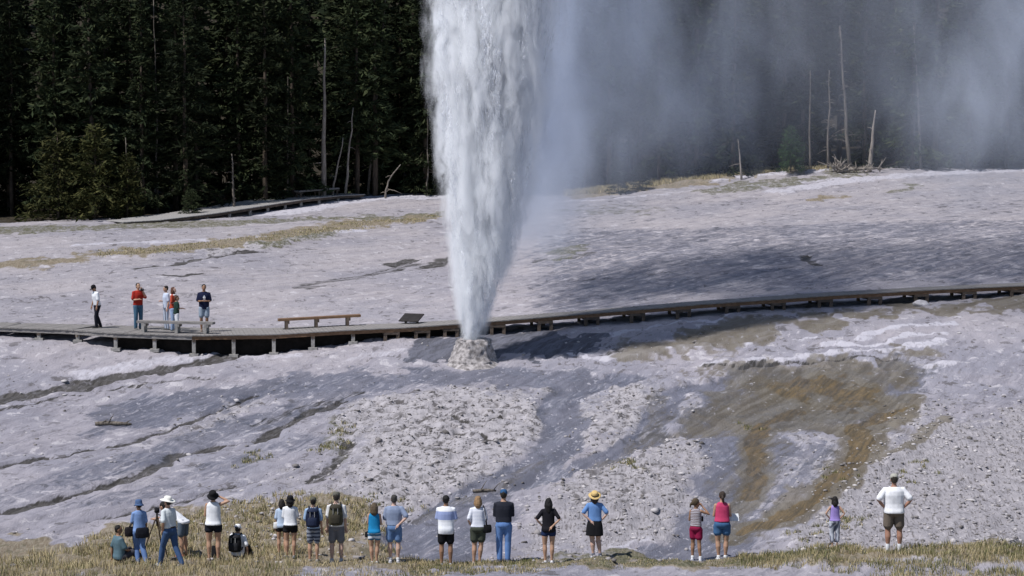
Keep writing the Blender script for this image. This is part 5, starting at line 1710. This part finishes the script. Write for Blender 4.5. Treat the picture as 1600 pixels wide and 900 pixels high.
# --- people on the boardwalk platform
def on_deck(px, off, feet_top, **k):
    p, d, n, w = edge_point(px)
    q = p + n * off
    q.x = ray(px, 500).x * q.y
    k.update(loc=tuple(q), H=feet_top * q.y / FPX, vox=.02)
    return person(k)
on_deck(152, 1.9, 69, rz=R(125), label='man in white T-shirt and black trousers walking left on the boardwalk', arms=('down', 'down'), lean=(0, .05), nod=R(-25), head=(0, .03, -.01), skin=BROWN, hair=('short', HAIR_D), hat=('cap', BLACKC), top=('tee', cloth(WHITE)), hem=.52,
        bottom=('long', cloth((.012, .013, .02))), shoes=(.03, .03, .03), legs=[((-.04, .05, .28), (-.04, .04, .04)), ((.04, -.01, .28), (.04, -.10, .045))])
D_red = on_deck(216, 1.8, 74, rz=R(215), label='person in red shirt and jeans holding a camera on the boardwalk', arms=('camera', 'front'), nod=R(8), skin=TAN, hair=('short', HAIR_D), top=('tee', cloth((.36, .028, .018))), hem=.52, bottom=('long', cloth((.06, .13, .20))), shoes=(.1, .1, .1))
on_deck(260, 2.1, 70, rz=R(120), label='dark-haired youth in pale blue shirt seen sideways on the boardwalk', arms=('down', 'front'), skin=TAN, hair=('short', HAIR_D), top=('tee', cloth((.50, .56, .68))), bottom=('long', stripe_mat('side_striped_trousers', (.02, .025, .05), (.5, .55, .65), 3, 0)), shoes=(.1, .1, .1), build=.9)
D_scarf = on_deck(271, 1.6, 70, rz=R(255), label='woman in red top with a white scarf at the middle of the boardwalk group', fem=True, arms=('down', 'front'), nod=R(14), skin=PALE, hair=('bob', (.12, .05, .03)), top=('tee', cloth((.42, .06, .03))), bottom=('long', cloth((.30, .40, .58))), shoes=(.1, .1, .1))
on_deck(276, 1.15, 58, rz=R(290), label='child in dark green shirt and white trousers pointing from the boardwalk', child=True, arms=('point', 'front'), skin=TAN, hair=('short', (.10, .05, .03)), top=('tee', cloth((.02, .045, .035))), hem=.5, bottom=('capri', cloth(WHITE)), shoes=(.1, .1, .1))
D_navy = on_deck(319, 1.6, 75, rz=R(190), label='man in navy T-shirt with white emblem and pale shorts on the boardwalk', arms=('front', 'front'), skin=BROWN, hair=('short', HAIR_D), top=('tee', cloth((.012, .016, .045))), hem=.47, bottom=('shorts', cloth((.30, .36, .44))), leg_len=.8, flare=1.4, shoes=(.2, .16, .14), build=1.05)
# ------------------------------------------------------------------ things carried or set down
def strap_tube(bm, pts, w=.022, t=.006):
    for a, b in zip(pts[:-1], pts[1:]):
        add_beam(bm, a, b, w, t, Vector((0, 1, 0)) if abs((Vector(b) - Vector(a)).normalized().z) > .5 else Vector((0, 0, 1)))

def backpack(s, c1, c2, label, sz=(.30, .17, .46), zc=.70, sit=False):
    """daypack on a person's back: shell, front pocket, lid, two straps"""
    H = s['H']
    o = empty('backpack', world_of(s, s['spine'](zc) + Vector((0, -.062 * H - sz[1] * .5, 0))), s.get('rz', 0.0), label, 'backpack', 'backpacks worn by spectators')
    W, D, Hh = sz
    bm = bmesh.new()
    ring_loft(bm, [(Vector((0, y0, z * Hh)), W / 2 * a, D / 2 * b, Vector((1, 0, 0)), Vector((0, 1, 0))) for z, a, b, y0 in ((-.5, .80, .75, .01), (-.46, .96, .95, 0), (-.2, 1.0, 1.05, -.01), (.1, .98, 1.0, -.01), (.32, .90, .86, 0), (.46, .72, .62, .02), (.5, .5, .4, .03))], 20)
    mesh_obj('shell', remeshed(bm, .014, 2, 'shell', .02, 9), cloth(c1, 'pack_nylon', .7), o)
    bm = bmesh.new()
    ring_loft(bm, [(Vector((0, -D * .50, z * Hh)), W * .36 * a, D * .22 * b, Vector((1, 0, 0)), Vector((0, 1, 0))) for z, a, b in ((-.42, .8, .7), (-.36, 1, 1), (-.1, 1, 1.05), (.02, .9, .8), (.05, .7, .5))], 16)
    mesh_obj('front_pocket', remeshed(bm, .012, 2, 'front_pocket', .012, 12), cloth(c2, 'pack_nylon', .7), o)
    bm = bmesh.new()
    ring_loft(bm, [(Vector((0, -D * .12, (.38 + z) * Hh)), W * .44 * a, D * .50 * b, Vector((1, 0, 0)), Vector((0, 1, 0))) for z, a, b in ((-.07, .98, .98), (-.03, 1.02, 1.05), (.06, .9, .9), (.13, .5, .5))], 16)
    mesh_obj('lid', remeshed(bm, .012, 2, 'lid'), cloth(c2, 'pack_nylon', .7), o)
    for sx in (-1, 1):
        bm = bmesh.new()
        add_tube(bm, [(sx * W * .27, D * .35, Hh * .40), (sx * W * .30, D * .55 + .05, Hh * .50 + .02), (sx * W * .34, D * .5 + .20, Hh * .35), (sx * W * .40, D * .5 + .16, -Hh * .1), (sx * W * .46, D * .35, -Hh * .38)], .018, 6)
        mesh_obj('shoulder_strap', bm_mesh(bm, 'shoulder_strap', True), cloth(c2, 'pack_nylon', .7), o)
        bm = bmesh.new(); add_box(bm, (sx * W * .16, -D * .62, Hh * .20), (.018, .012, Hh * .28)); mesh_obj('buckle_strap', bm_mesh(bm, 'buckle_strap'), cloth((.25, .25, .25), 'webbing'), o)
    bm = bmesh.new()
    add_tube(bm, [(-.03, D * .1, Hh * .5), (0, D * .1, Hh * .5 + .05), (.03, D * .1, Hh * .5)], .009, 6)
    mesh_obj('carry_loop', bm_mesh(bm, 'carry_loop', True), cloth(c2, 'pack_nylon', .7), o)
    return o
backpack(Q['boy'], (.012, .016, .04), (.02, .028, .06), 'navy blue backpack on the boy in knee shorts', (.34, .20, .47), .70)
backpack(Q['packman'], (.075, .068, .04), (.045, .04, .028), 'olive brown backpack on the tall man in grey shorts', (.36, .22, .52), .70)
backpack(Q['sit2'], BLACKC, (.02, .02, .024), 'black backpack on the seated person in the white cap', (.34, .20, .44), .70)

def shoulder_bag(s, pos, size, c, label, strap_from, name='shoulder_bag', rot=0.0):
    o = empty(name, world_of(s, pos), s.get('rz', 0.0) + rot, label, 'bag')
    W, D, Hh = size
    bm = bmesh.new()
    ring_loft(bm, [(Vector((0, 0, z * Hh)), W / 2 * a, D / 2 * b, Vector((1, 0, 0)), Vector((0, 1, 0))) for z, a, b in ((-.5, .7, .7), (-.44, .95, 1), (-.1, 1, 1.1), (.3, .95, .9), (.46, .9, .6), (.5, .8, .4))], 16)
    mesh_obj('bag_body', remeshed(bm, .012, 2, 'bag_body', .01, 12), cloth(c, 'bag_leather', .6), o)
    if strap_from is not None:
        a = Vector(strap_from) - Vector(pos)
        for sy in (-.06, .06):
            bm = bmesh.new()
            add_tube(bm, [(0, sy * .5, Hh * .45), (a.x * .35, sy + a.y * .5, a.z * .5), (a.x, a.y + sy, a.z)], .011, 6)
            mesh_obj('strap', bm_mesh(bm, 'strap', True), cloth(c, 'bag_leather', .6), o)
        bm = bmesh.new(); add_tube(bm, [(a.x, a.y - .06, a.z), (a.x, a.y, a.z + .02), (a.x, a.y + .06, a.z)], .011, 6); mesh_obj('strap', bm_mesh(bm, 'strap', True), cloth(c, 'bag_leather', .6), o)
    return o
s = Q['stripe']; H = s['H']
shoulder_bag(s, Vector((.125, -.03, .52)) * H, (.26, .10, .20), BLACKC, 'black shoulder bag hanging at the blonde woman\'s right hip', Vector((.085, -.005, .845)) * H, rot=R(15))
s = Q['blue']; H = s['H']
shoulder_bag(s, Vector((-.15, .02, .515)) * H, (.24, .14, .24), (.015, .012, .014), 'round dark bag at the left hip of the woman in the bucket hat', Vector((.03, .02, .845)) * H)
jk = shoulder_bag(s, Vector((.03, -.075, .50)) * H, (.36, .10, .26), (.014, .015, .022), 'dark jacket tied round the waist of the woman in the bucket hat', None, 'tied_jacket')
jk['category'] = 'jacket'
s = Q['turq']; H = s['H']
shoulder_bag(s, Vector((-.118, .0, .475)) * H, (.11, .08, .14), BLACKC, 'small black camera pouch at the hip of the woman in bright blue', Vector((-.09, 0, .56)) * H)
s = Q['w7']; H = s['H']
shoulder_bag(s, Vector((-.10, -.03, .53)) * H, (.14, .08, .16), (.72, .72, .72), 'small white bag at the hip of the half-hidden woman', None, 'hip_bag')
s = Q['sleeveless']; H = s['H']
g = world_of(s, Vector((.0, .22, 0)))
shoulder_bag(s, Vector((.0, .22, .085 + (ground_z(g.x, g.y) - s['loc'][2]) / H)) * H, (.22, .18, .34), BLACKC, 'black daypack on the ground between the feet of the woman shading her eyes', Vector((.02, .2, .2)) * H, 'ground_bag')

# papers, can, straps
s = Q['pink']; H = s['H']
w = world_of(s, Vector((.155, .115, .60)) * H)
o = empty('folded_map', w, R(10), 'white folded map held by the woman in the pink top', 'map')
for k in range(3):
    bm = bmesh.new(); add_box(bm, (k * .095 - .07, .0, .0 + (k % 2) * .006), (.094, .20, .004), Matrix.Rotation(R(62), 3, 'X') @ Matrix.Rotation(R(-8 + 16 * (k % 2)), 3, 'Y'))
    mesh_obj('fold', bm_mesh(bm, 'fold'), cloth((.78, .80, .82), 'paper'), o)
s = Q['girl']; H = s['H']
el, wr = s['arms_w'][0][1], s['arms_w'][0][2]
w = world_of(s, Vector((.075 * H, .10 * H, .66 * H)))
o = empty('camera', w, R(-20), 'small dark camera held by the girl in magenta shorts', 'camera')
bm = bmesh.new(); add_box(bm, (0, 0, 0), (.06, .05, .13)); bmesh.ops.bevel(bm, geom=bm.edges[:], offset=.008, segments=2, affect='EDGES'); mesh_obj('camera_body', bm_mesh(bm, 'camera_body', True), cloth(BLACKC, 'camera_plastic', .5), o)
bm = bmesh.new(); add_tube(bm, [(0, .02, .03), (0, .055, .03), (0, .07, .03)], [.024, .024, .02], 14); mesh_obj('lens', bm_mesh(bm, 'lens', True), cloth((.03, .03, .035), 'lens_barrel', .3), o)

# tripod with a camera under the photographer's hands
tp = at(246, 886, 60.6); tp.z = ground_z(tp.x, tp.y)
tri = empty('tripod', tp, 0, 'dark camera tripod between the woman in the bucket hat and the white-hatted man', 'tripod')
tm_ = cloth((.05, .035, .025), 'tripod_metal', .5)
for k in range(3):
    a = R(200 + 120 * k)
    d = Vector((math.cos(a), math.sin(a), 0))
    bm = bmesh.new(); add_tube(bm, [d * .40 + Vector((0, 0, ground_z(tp.x + d.x * .4, tp.y + d.y * .4) - tp.z)), d * .22 + Vector((0, 0, .52)), d * .04 + Vector((0, 0, .98))], [.013, .017, .021], 8)
    mesh_obj('leg', bm_mesh(bm, 'leg', True), tm_, tri)
    bm = bmesh.new(); blob(bm, d * .22 + Vector((0, 0, .52)), (.024, .024, .03), 8); mesh_obj('leg_clamp', bm_mesh(bm, 'leg_clamp', True), tm_, tri)
bm = bmesh.new(); add_tube(bm, [(0, 0, .80), (0, 0, .99), (0, 0, 1.14)], [.016, .034, .018], 10); mesh_obj('centre_column', bm_mesh(bm, 'centre_column', True), tm_, tri)
bm = bmesh.new(); add_tube(bm, [(0, 0, 1.13), (.12, -.1, 1.08), (.2, -.16, 1.02)], .010, 6); mesh_obj('pan_handle', bm_mesh(bm, 'pan_handle', True), tm_, tri)
cm = empty('camera', tp + Vector((0, 0, 1.15)), R(12), 'dark video camera mounted on the tripod', 'camera')
bm = bmesh.new(); add_box(bm, (0, -.02, .06), (.12, .20, .12)); bmesh.ops.bevel(bm, geom=bm.edges[:], offset=.012, segments=2, affect='EDGES'); mesh_obj('camera_body', bm_mesh(bm, 'camera_body', True), cloth(BLACKC, 'camera_plastic', .5), cm)
bm = bmesh.new(); add_tube(bm, [(0, .08, .06), (0, .18, .06), (0, .20, .06)], [.042, .046, .05], 16); mesh_obj('lens', bm_mesh(bm, 'lens', True), cloth((.03, .03, .035), 'lens_barrel', .3), cm)

# details of the people on the boardwalk
s = D_navy; H = s['H']
bm = bmesh.new()
tri_ = [(-.032, .066), (.032, .066), (0, .118)]
f0 = [bm.verts.new(Vector((x, .0845, .655 + z)) * H) for x, z in tri_]; f1 = [bm.verts.new(Vector((x, .0885, .655 + z)) * H) for x, z in tri_]
bm.faces.new(f0); bm.faces.new(f1[::-1])
for k in range(3): bm.faces.new((f0[k], f0[(k + 1) % 3], f1[(k + 1) % 3], f1[k]))
mesh_obj('emblem', bm_mesh(bm, 'emblem'), cloth((.66, .68, .72), 'printed_emblem'), s['root'])
o = empty('paper_cup', world_of(s, Vector((0, .125, .665)) * H), 0, 'small white cup held by the man in navy on the boardwalk', 'cup')
bm = bmesh.new(); add_tube(bm, [(0, 0, 0), (0, 0, .10), (0, 0, .104)], [.034, .044, .046], 14); mesh_obj('cup_body', bm_mesh(bm, 'cup_body', True), cloth((.8, .8, .8), 'paper'), o)
bm = bmesh.new(); add_tube(bm, [(0, 0, .106), (0, 0, .118)], [.047, .044], 14); mesh_obj('lid', bm_mesh(bm, 'lid', True), cloth((.7, .7, .7), 'paper'), o)
s = D_scarf; H = s['H']
bm = bmesh.new()
ring_ = [s['neck'] + Vector((math.cos(a) * .058 * H, math.sin(a) * .052 * H, (-.028 - .012 * math.cos(a)) * H)) for a in [2 * math.pi * k / 14 for k in range(15)]]
add_tube(bm, ring_, .024 * H, 8, False)
mesh_obj('scarf', bm_mesh(bm, 'scarf', True), cloth((.72, .70, .70), 'scarf'), s['root'])
s = D_red; H = s['H']
o = empty('camera', world_of(s, s['arms_w'][0][2] + Vector((.03, .05, .03))), s['rz'], 'small black camera raised by the person in red on the boardwalk', 'camera')
bm = bmesh.new(); add_box(bm, (0, 0, 0), (.13, .06, .09)); bmesh.ops.bevel(bm, geom=bm.edges[:], offset=.01, segments=2, affect='EDGES'); mesh_obj('camera_body', bm_mesh(bm, 'camera_body', True), cloth(BLACKC, 'camera_plastic', .5), o)
bm = bmesh.new(); add_tube(bm, [(0, .03, 0), (0, .08, 0), (0, .10, 0)], [.034, .034, .03], 14); mesh_obj('lens', bm_mesh(bm, 'lens', True), cloth((.03, .03, .035), 'lens_barrel', .3), o)

# driftwood and a pale boulder on the open ground
def drift(px, py, half, r, label, ang, seed):
    g = ground_at(px, py); z = ground_z(g.x, g.y)
    o = empty('fallen_log', (g.x, g.y, z), ang, label, 'log')
    rr = np.random.RandomState(seed)
    bm = bmesh.new()
    add_tube(bm, [(-half, 0, r * .7), (-half * .4, rr.normal(0, .04), r * .9), (half * .3, rr.normal(0, .04), r * .9), (half, 0, r * .7)], [r * .8, r, r * .9, r * .55], 9)
    mesh_obj('trunk', bm_mesh(bm, 'trunk', True), bark_mid, o)
    for k in range(3):
        x = rr.uniform(-half * .7, half * .8); a = rr.uniform(.4, 2.6); l = rr.uniform(.15, .4)
        bm = bmesh.new(); add_tube(bm, [(x, 0, r), (x + .1, math.cos(a) * l * .5, r + math.sin(a) * l * .5), (x + .18, math.cos(a) * l, r + math.sin(a) * l * .8)], [r * .35, r * .25, .008], 5)
        mesh_obj('branch_stub', bm_mesh(bm, 'branch_stub', True), bark_mid, o)
drift(177, 665, .62, .075, 'small weathered log lying on the sinter at the left', R(-8), 3)
drift(757, 768, .34, .05, 'short dark log lying behind the blonde woman', R(5), 4)
drift(1300, 858, .55, .03, 'thin stick lying in the grass left of the small child', R(70), 5)
g = at(1440, 465, 95.6)
rk = empty('boulder', (g.x, g.y, ground_z(g.x, g.y)), 0, 'pale boulder beneath the right end of the boardwalk', 'rock')
bm = bmesh.new(); bmesh.ops.create_icosphere(bm, subdivisions=3, radius=.24)
for v in bm.verts: v.co = Vector((v.co.x * 1.4, v.co.y, v.co.z * .7 + .08)) * (1 + .25 * mnoise.noise(v.co * 5))
mesh_obj('stone', bm_mesh(bm, 'stone', True), noise_mat('pale_boulder_stone', (.38, .36, .37), (.58, .55, .56), 6, .9, .6, 18), rk)

# ------------------------------------------------------------------ loose stones on the slopes
rs = np.random.RandomState(12)
bm = bmesh.new(); bmesh.ops.create_icosphere(bm, subdivisions=1, radius=1.0)
ico = np.array([v.co[:] for v in bm.verts]); icf = np.array([[v.index for v in f.verts] for f in bm.faces]); bm.free()
sv, sf, k = [], [], 0
while k < 5200:
    j = rs.randint(0, SH[0], 4000); i = rs.randint(0, SH[1], 4000)
    ok = (GY[j] > 59) & (GY[j] < 92) & (np.abs(GX[i]) < 21)
    pr = np.clip(Mk['peb'][j, i] + .9 * Mk['rubble'][j, i] + .06 - .5 * Mk['wet_and_shade'][j, i], .015, 1)
    sel = np.nonzero(ok & (rs.random(4000) < pr * .5))[0]
    for q in sel:
        r = .018 + .042 * rs.random() ** 2.5 + (.07 * rs.random() if rs.random() < .03 else 0)
        v = ico * (1 + rs.normal(0, .18, (len(ico), 1))) * np.array([r * rs.uniform(.8, 1.7), r * rs.uniform(.8, 1.7), r * rs.uniform(.45, .95)])
        a = rs.random() * 6.28; c, s_ = math.cos(a), math.sin(a)
        v = np.stack([v[:, 0] * c - v[:, 1] * s_, v[:, 0] * s_ + v[:, 1] * c, v[:, 2]], 1)
        sv.append(v + np.array([GX[i[q]], GY[j[q]], ZZ[j[q], i[q]] + r * .25])); sf.append(icf + k * len(ico)); k += 1
stones = mesh_obj('loose_stones', np_mesh('loose_stones', np.concatenate(sv), np.concatenate(sf), 3), None)
def stone_mat():
    m, nt, p = mat_new('sinter_pebbles')
    g = nt.nodes.new('ShaderNodeNewGeometry'); r = nt.nodes.new('ShaderNodeValToRGB')
    r.color_ramp.elements[0].color = (.12, .11, .105, 1); r.color_ramp.elements[1].color = (.52, .49, .49, 1)
    e = r.color_ramp.elements.new(.35); e.color = (.24, .22, .215, 1)
    nt.links.new(g.outputs['Random Per Island'], r.inputs['Fac']); nt.links.new(r.outputs['Color'], p.inputs['Base Color'])
    p.inputs['Roughness'].default_value = .9; set_spec(p, .15)
    return m
stones.data.materials.append(stone_mat())
tag(stones, 'loose pale and grey stones scattered over the sinter slope', 'stones', kind='stuff')

# ------------------------------------------------------------------ grass
def grass_mat():
    m, nt, p = mat_new('dry_grass_blades')
    N, L = nt.nodes, nt.links
    a = N.new('ShaderNodeVertexColor'); a.layer_name = 'tone'
    L.new(a.outputs['Color'], p.inputs['Base Color'])
    p.inputs['Roughness'].default_value = .85; set_spec(p, .1)
    return m
gm = grass_mat()
def grass(name, X, Y, hgt, straw, label, width=.007):
    n = len(X)
    Z = np.array([ground_z(x, y) for x, y in zip(X, Y)]) - .015
    a = rs.random(n) * 6.28; w = width * rs.uniform(.7, 1.5, n)
    lean = rs.normal(0, .28, (n, 2)) * hgt[:, None]
    c, s_ = np.cos(a) * w, np.sin(a) * w
    V = np.empty((n, 5, 3))
    V[:, 0] = np.stack([X - c, Y - s_, Z], 1); V[:, 1] = np.stack([X + c, Y + s_, Z], 1)
    mx, my, mz = X + lean[:, 0] * .4, Y + lean[:, 1] * .4, Z + hgt * .6
    V[:, 2] = np.stack([mx + c * .7, my + s_ * .7, mz], 1); V[:, 3] = np.stack([mx - c * .7, my - s_ * .7, mz], 1)
    V[:, 4] = np.stack([X + lean[:, 0], Y + lean[:, 1], Z + hgt], 1)
    b = np.arange(n)[:, None] * 5
    F = np.concatenate([np.concatenate([b, b + 1, b + 2], 1), np.concatenate([b, b + 2, b + 3], 1), np.concatenate([b + 3, b + 2, b + 4], 1)])
    me = np_mesh(name, V.reshape(-1, 3), F, 3)
    t1 = np.array([.50, .43, .26]); t2 = np.array([.36, .285, .16]); g1 = np.array([.22, .21, .095]); g2 = np.array([.11, .115, .05])
    u = rs.random(n)[:, None]; col = np.where((rs.random(n) < straw)[:, None], t1 * u + t2 * (1 - u), g1 * u + g2 * (1 - u))
    cc = np.ones((n, 5, 4), np.float32); cc[:, :, :3] = col[:, None, :]
    at_ = me.color_attributes.new('tone', 'FLOAT_COLOR', 'POINT'); at_.data.foreach_set('color', cc.ravel())
    o = mesh_obj(name, me, gm)
    return tag(o, label, 'grass', kind='stuff')

def strip(pxs, pys, n):
    """random spots between two lines on the ground given at photograph columns"""
    lo = [ground_at(px, a) for px, (a, b) in zip(pxs, pys)]; hi = [ground_at(px, b) for px, (a, b) in zip(pxs, pys)]
    wts = np.array([abs(hi[k].y - lo[k].y + hi[k + 1].y - lo[k + 1].y) * abs(lo[k + 1].x - lo[k].x) for k in range(len(pxs) - 1)])
    seg = rs.choice(len(wts), n, p=wts / wts.sum())
    t = rs.random(n); v = rs.random(n)
    X = np.empty(n); Y = np.empty(n)
    L0 = np.array([p[:2] for p in lo]); H0 = np.array([p[:2] for p in hi])
    A = L0[seg] * (1 - t)[:, None] + L0[seg + 1] * t[:, None]; B = H0[seg] * (1 - t)[:, None] + H0[seg + 1] * t[:, None]
    P = A * (1 - v)[:, None] + B * v[:, None]
    return P[:, 0], P[:, 1]
# tall straw on the left bank
X, Y = strip([-180, 130, 300, 420, 560, 640, 760], [(930, 872), (928, 866), (926, 862), (922, 866), (910, 872), (904, 878), (903, 880)], 24000)
keep = fbm(X * 1.1, Y * .9, 3, 71) > -.28
X, Y = X[keep], Y[keep]
hg = (.06 + .17 * rs.random(len(X))) * (1 + .4 * fbm(X * .8, Y * .8, 2, 72))
hg *= np.where(X > -5, .6, 1.0)
st = np.clip(.80 + .5 * fbm(X * .6, Y * .6, 3, 73), .25, .97)
grass('tall_dry_grass', X, Y, hg, st, 'tall dry straw grass along the near bank at the lower left')
# short turf lip, centre and right
X, Y = strip([640, 800, 900, 1020, 1130, 1300, 1470, 1780], [(905, 879), (900, 880), (894, 880), (889, 878), (889, 873), (896, 868), (928, 866), (928, 860)], 34000)
keep = fbm(X * .9, Y * 1.2, 3, 81) > -.35
X, Y = X[keep], Y[keep]
hg = (.04 + .12 * rs.random(len(X))) * np.where(X > 5.6, 1.25, np.where(X > .6, .42, .8))
st = np.clip(.45 + .7 * fbm(X * .5, Y * .7, 3, 83), .08, .9)
grass('short_bank_grass', X, Y, hg, st, 'short green and straw turf along the near bank at the right')
# tufts up the left slope
cx, cy_ = strip([130, 250, 330, 470, 560, 620], [(880, 842), (875, 826), (872, 800), (868, 772), (860, 790), (860, 840)], 420)
k_ = 26
ang = rs.random((420, k_)) * 6.28; rad = rs.random((420, k_)) ** .7 * rs.uniform(.08, .26, (420, 1))
X = (cx[:, None] + np.cos(ang) * rad).ravel(); Y = (cy_[:, None] + np.sin(ang) * rad * 1.6).ravel()
hg = .05 + .13 * rs.random(len(X))
grass('slope_tufts', X, Y, hg, np.full(len(X), .72), 'scattered tufts of dry grass on the slope behind the left group', .009)
# sparse weeds on the open slopes and by the child
cx, cy_ = [], []
for px, py, m in ((1330, 822, 14), (1270, 835, 6), (985, 733, 8), (975, 735, 5), (640, 800, 6), (590, 790, 10), (1420, 750, 5), (1455, 735, 5), (400, 720, 14), (520, 700, 16), (535, 675, 10), (1310, 748, 6), (1160, 664, 5)):
    g = ground_at(px, py)
    for _ in range(m): cx.append(g.x + rs.normal(0, .28)); cy_.append(g.y + rs.normal(0, .5))
cx, cy_ = np.array(cx), np.array(cy_)
ang = rs.random((len(cx), 24)) * 6.28; rad = rs.random((len(cx), 24)) * .16
X = (cx[:, None] + np.cos(ang) * rad).ravel(); Y = (cy_[:, None] + np.sin(ang) * rad).ravel()
grass('slope_weeds', X, Y, .04 + .10 * rs.random(len(X)), np.full(len(X), .3), 'low grey-green weeds dotted over the open sinter', .010)
# straw at the forest edge
X, Y = strip([880, 950, 1090, 1200, 1300], [(309, 301), (303, 293), (285, 272), (273, 265), (268, 261)], 15000)
grass('forest_edge_grass', X, Y, .08 + .22 * rs.random(len(X)), np.full(len(X), .85), 'tan grass knoll at the foot of the forest, right of the column', .016)
X, Y = strip([150, 280, 420, 540, 690], [(404, 392), (398, 384), (381, 367), (363, 348), (343, 336)], 14000)
keep = fbm(X * .4, Y * .25, 3, 91) > -.1
X, Y = X[keep], Y[keep]
keep = rs.random(len(X)) < .5
X, Y = X[keep], Y[keep]
grass('hillside_grass', X, Y, .03 + .08 * rs.random(len(X)), np.full(len(X), .62), 'band of tan grass across the hillside at the upper left', .014)
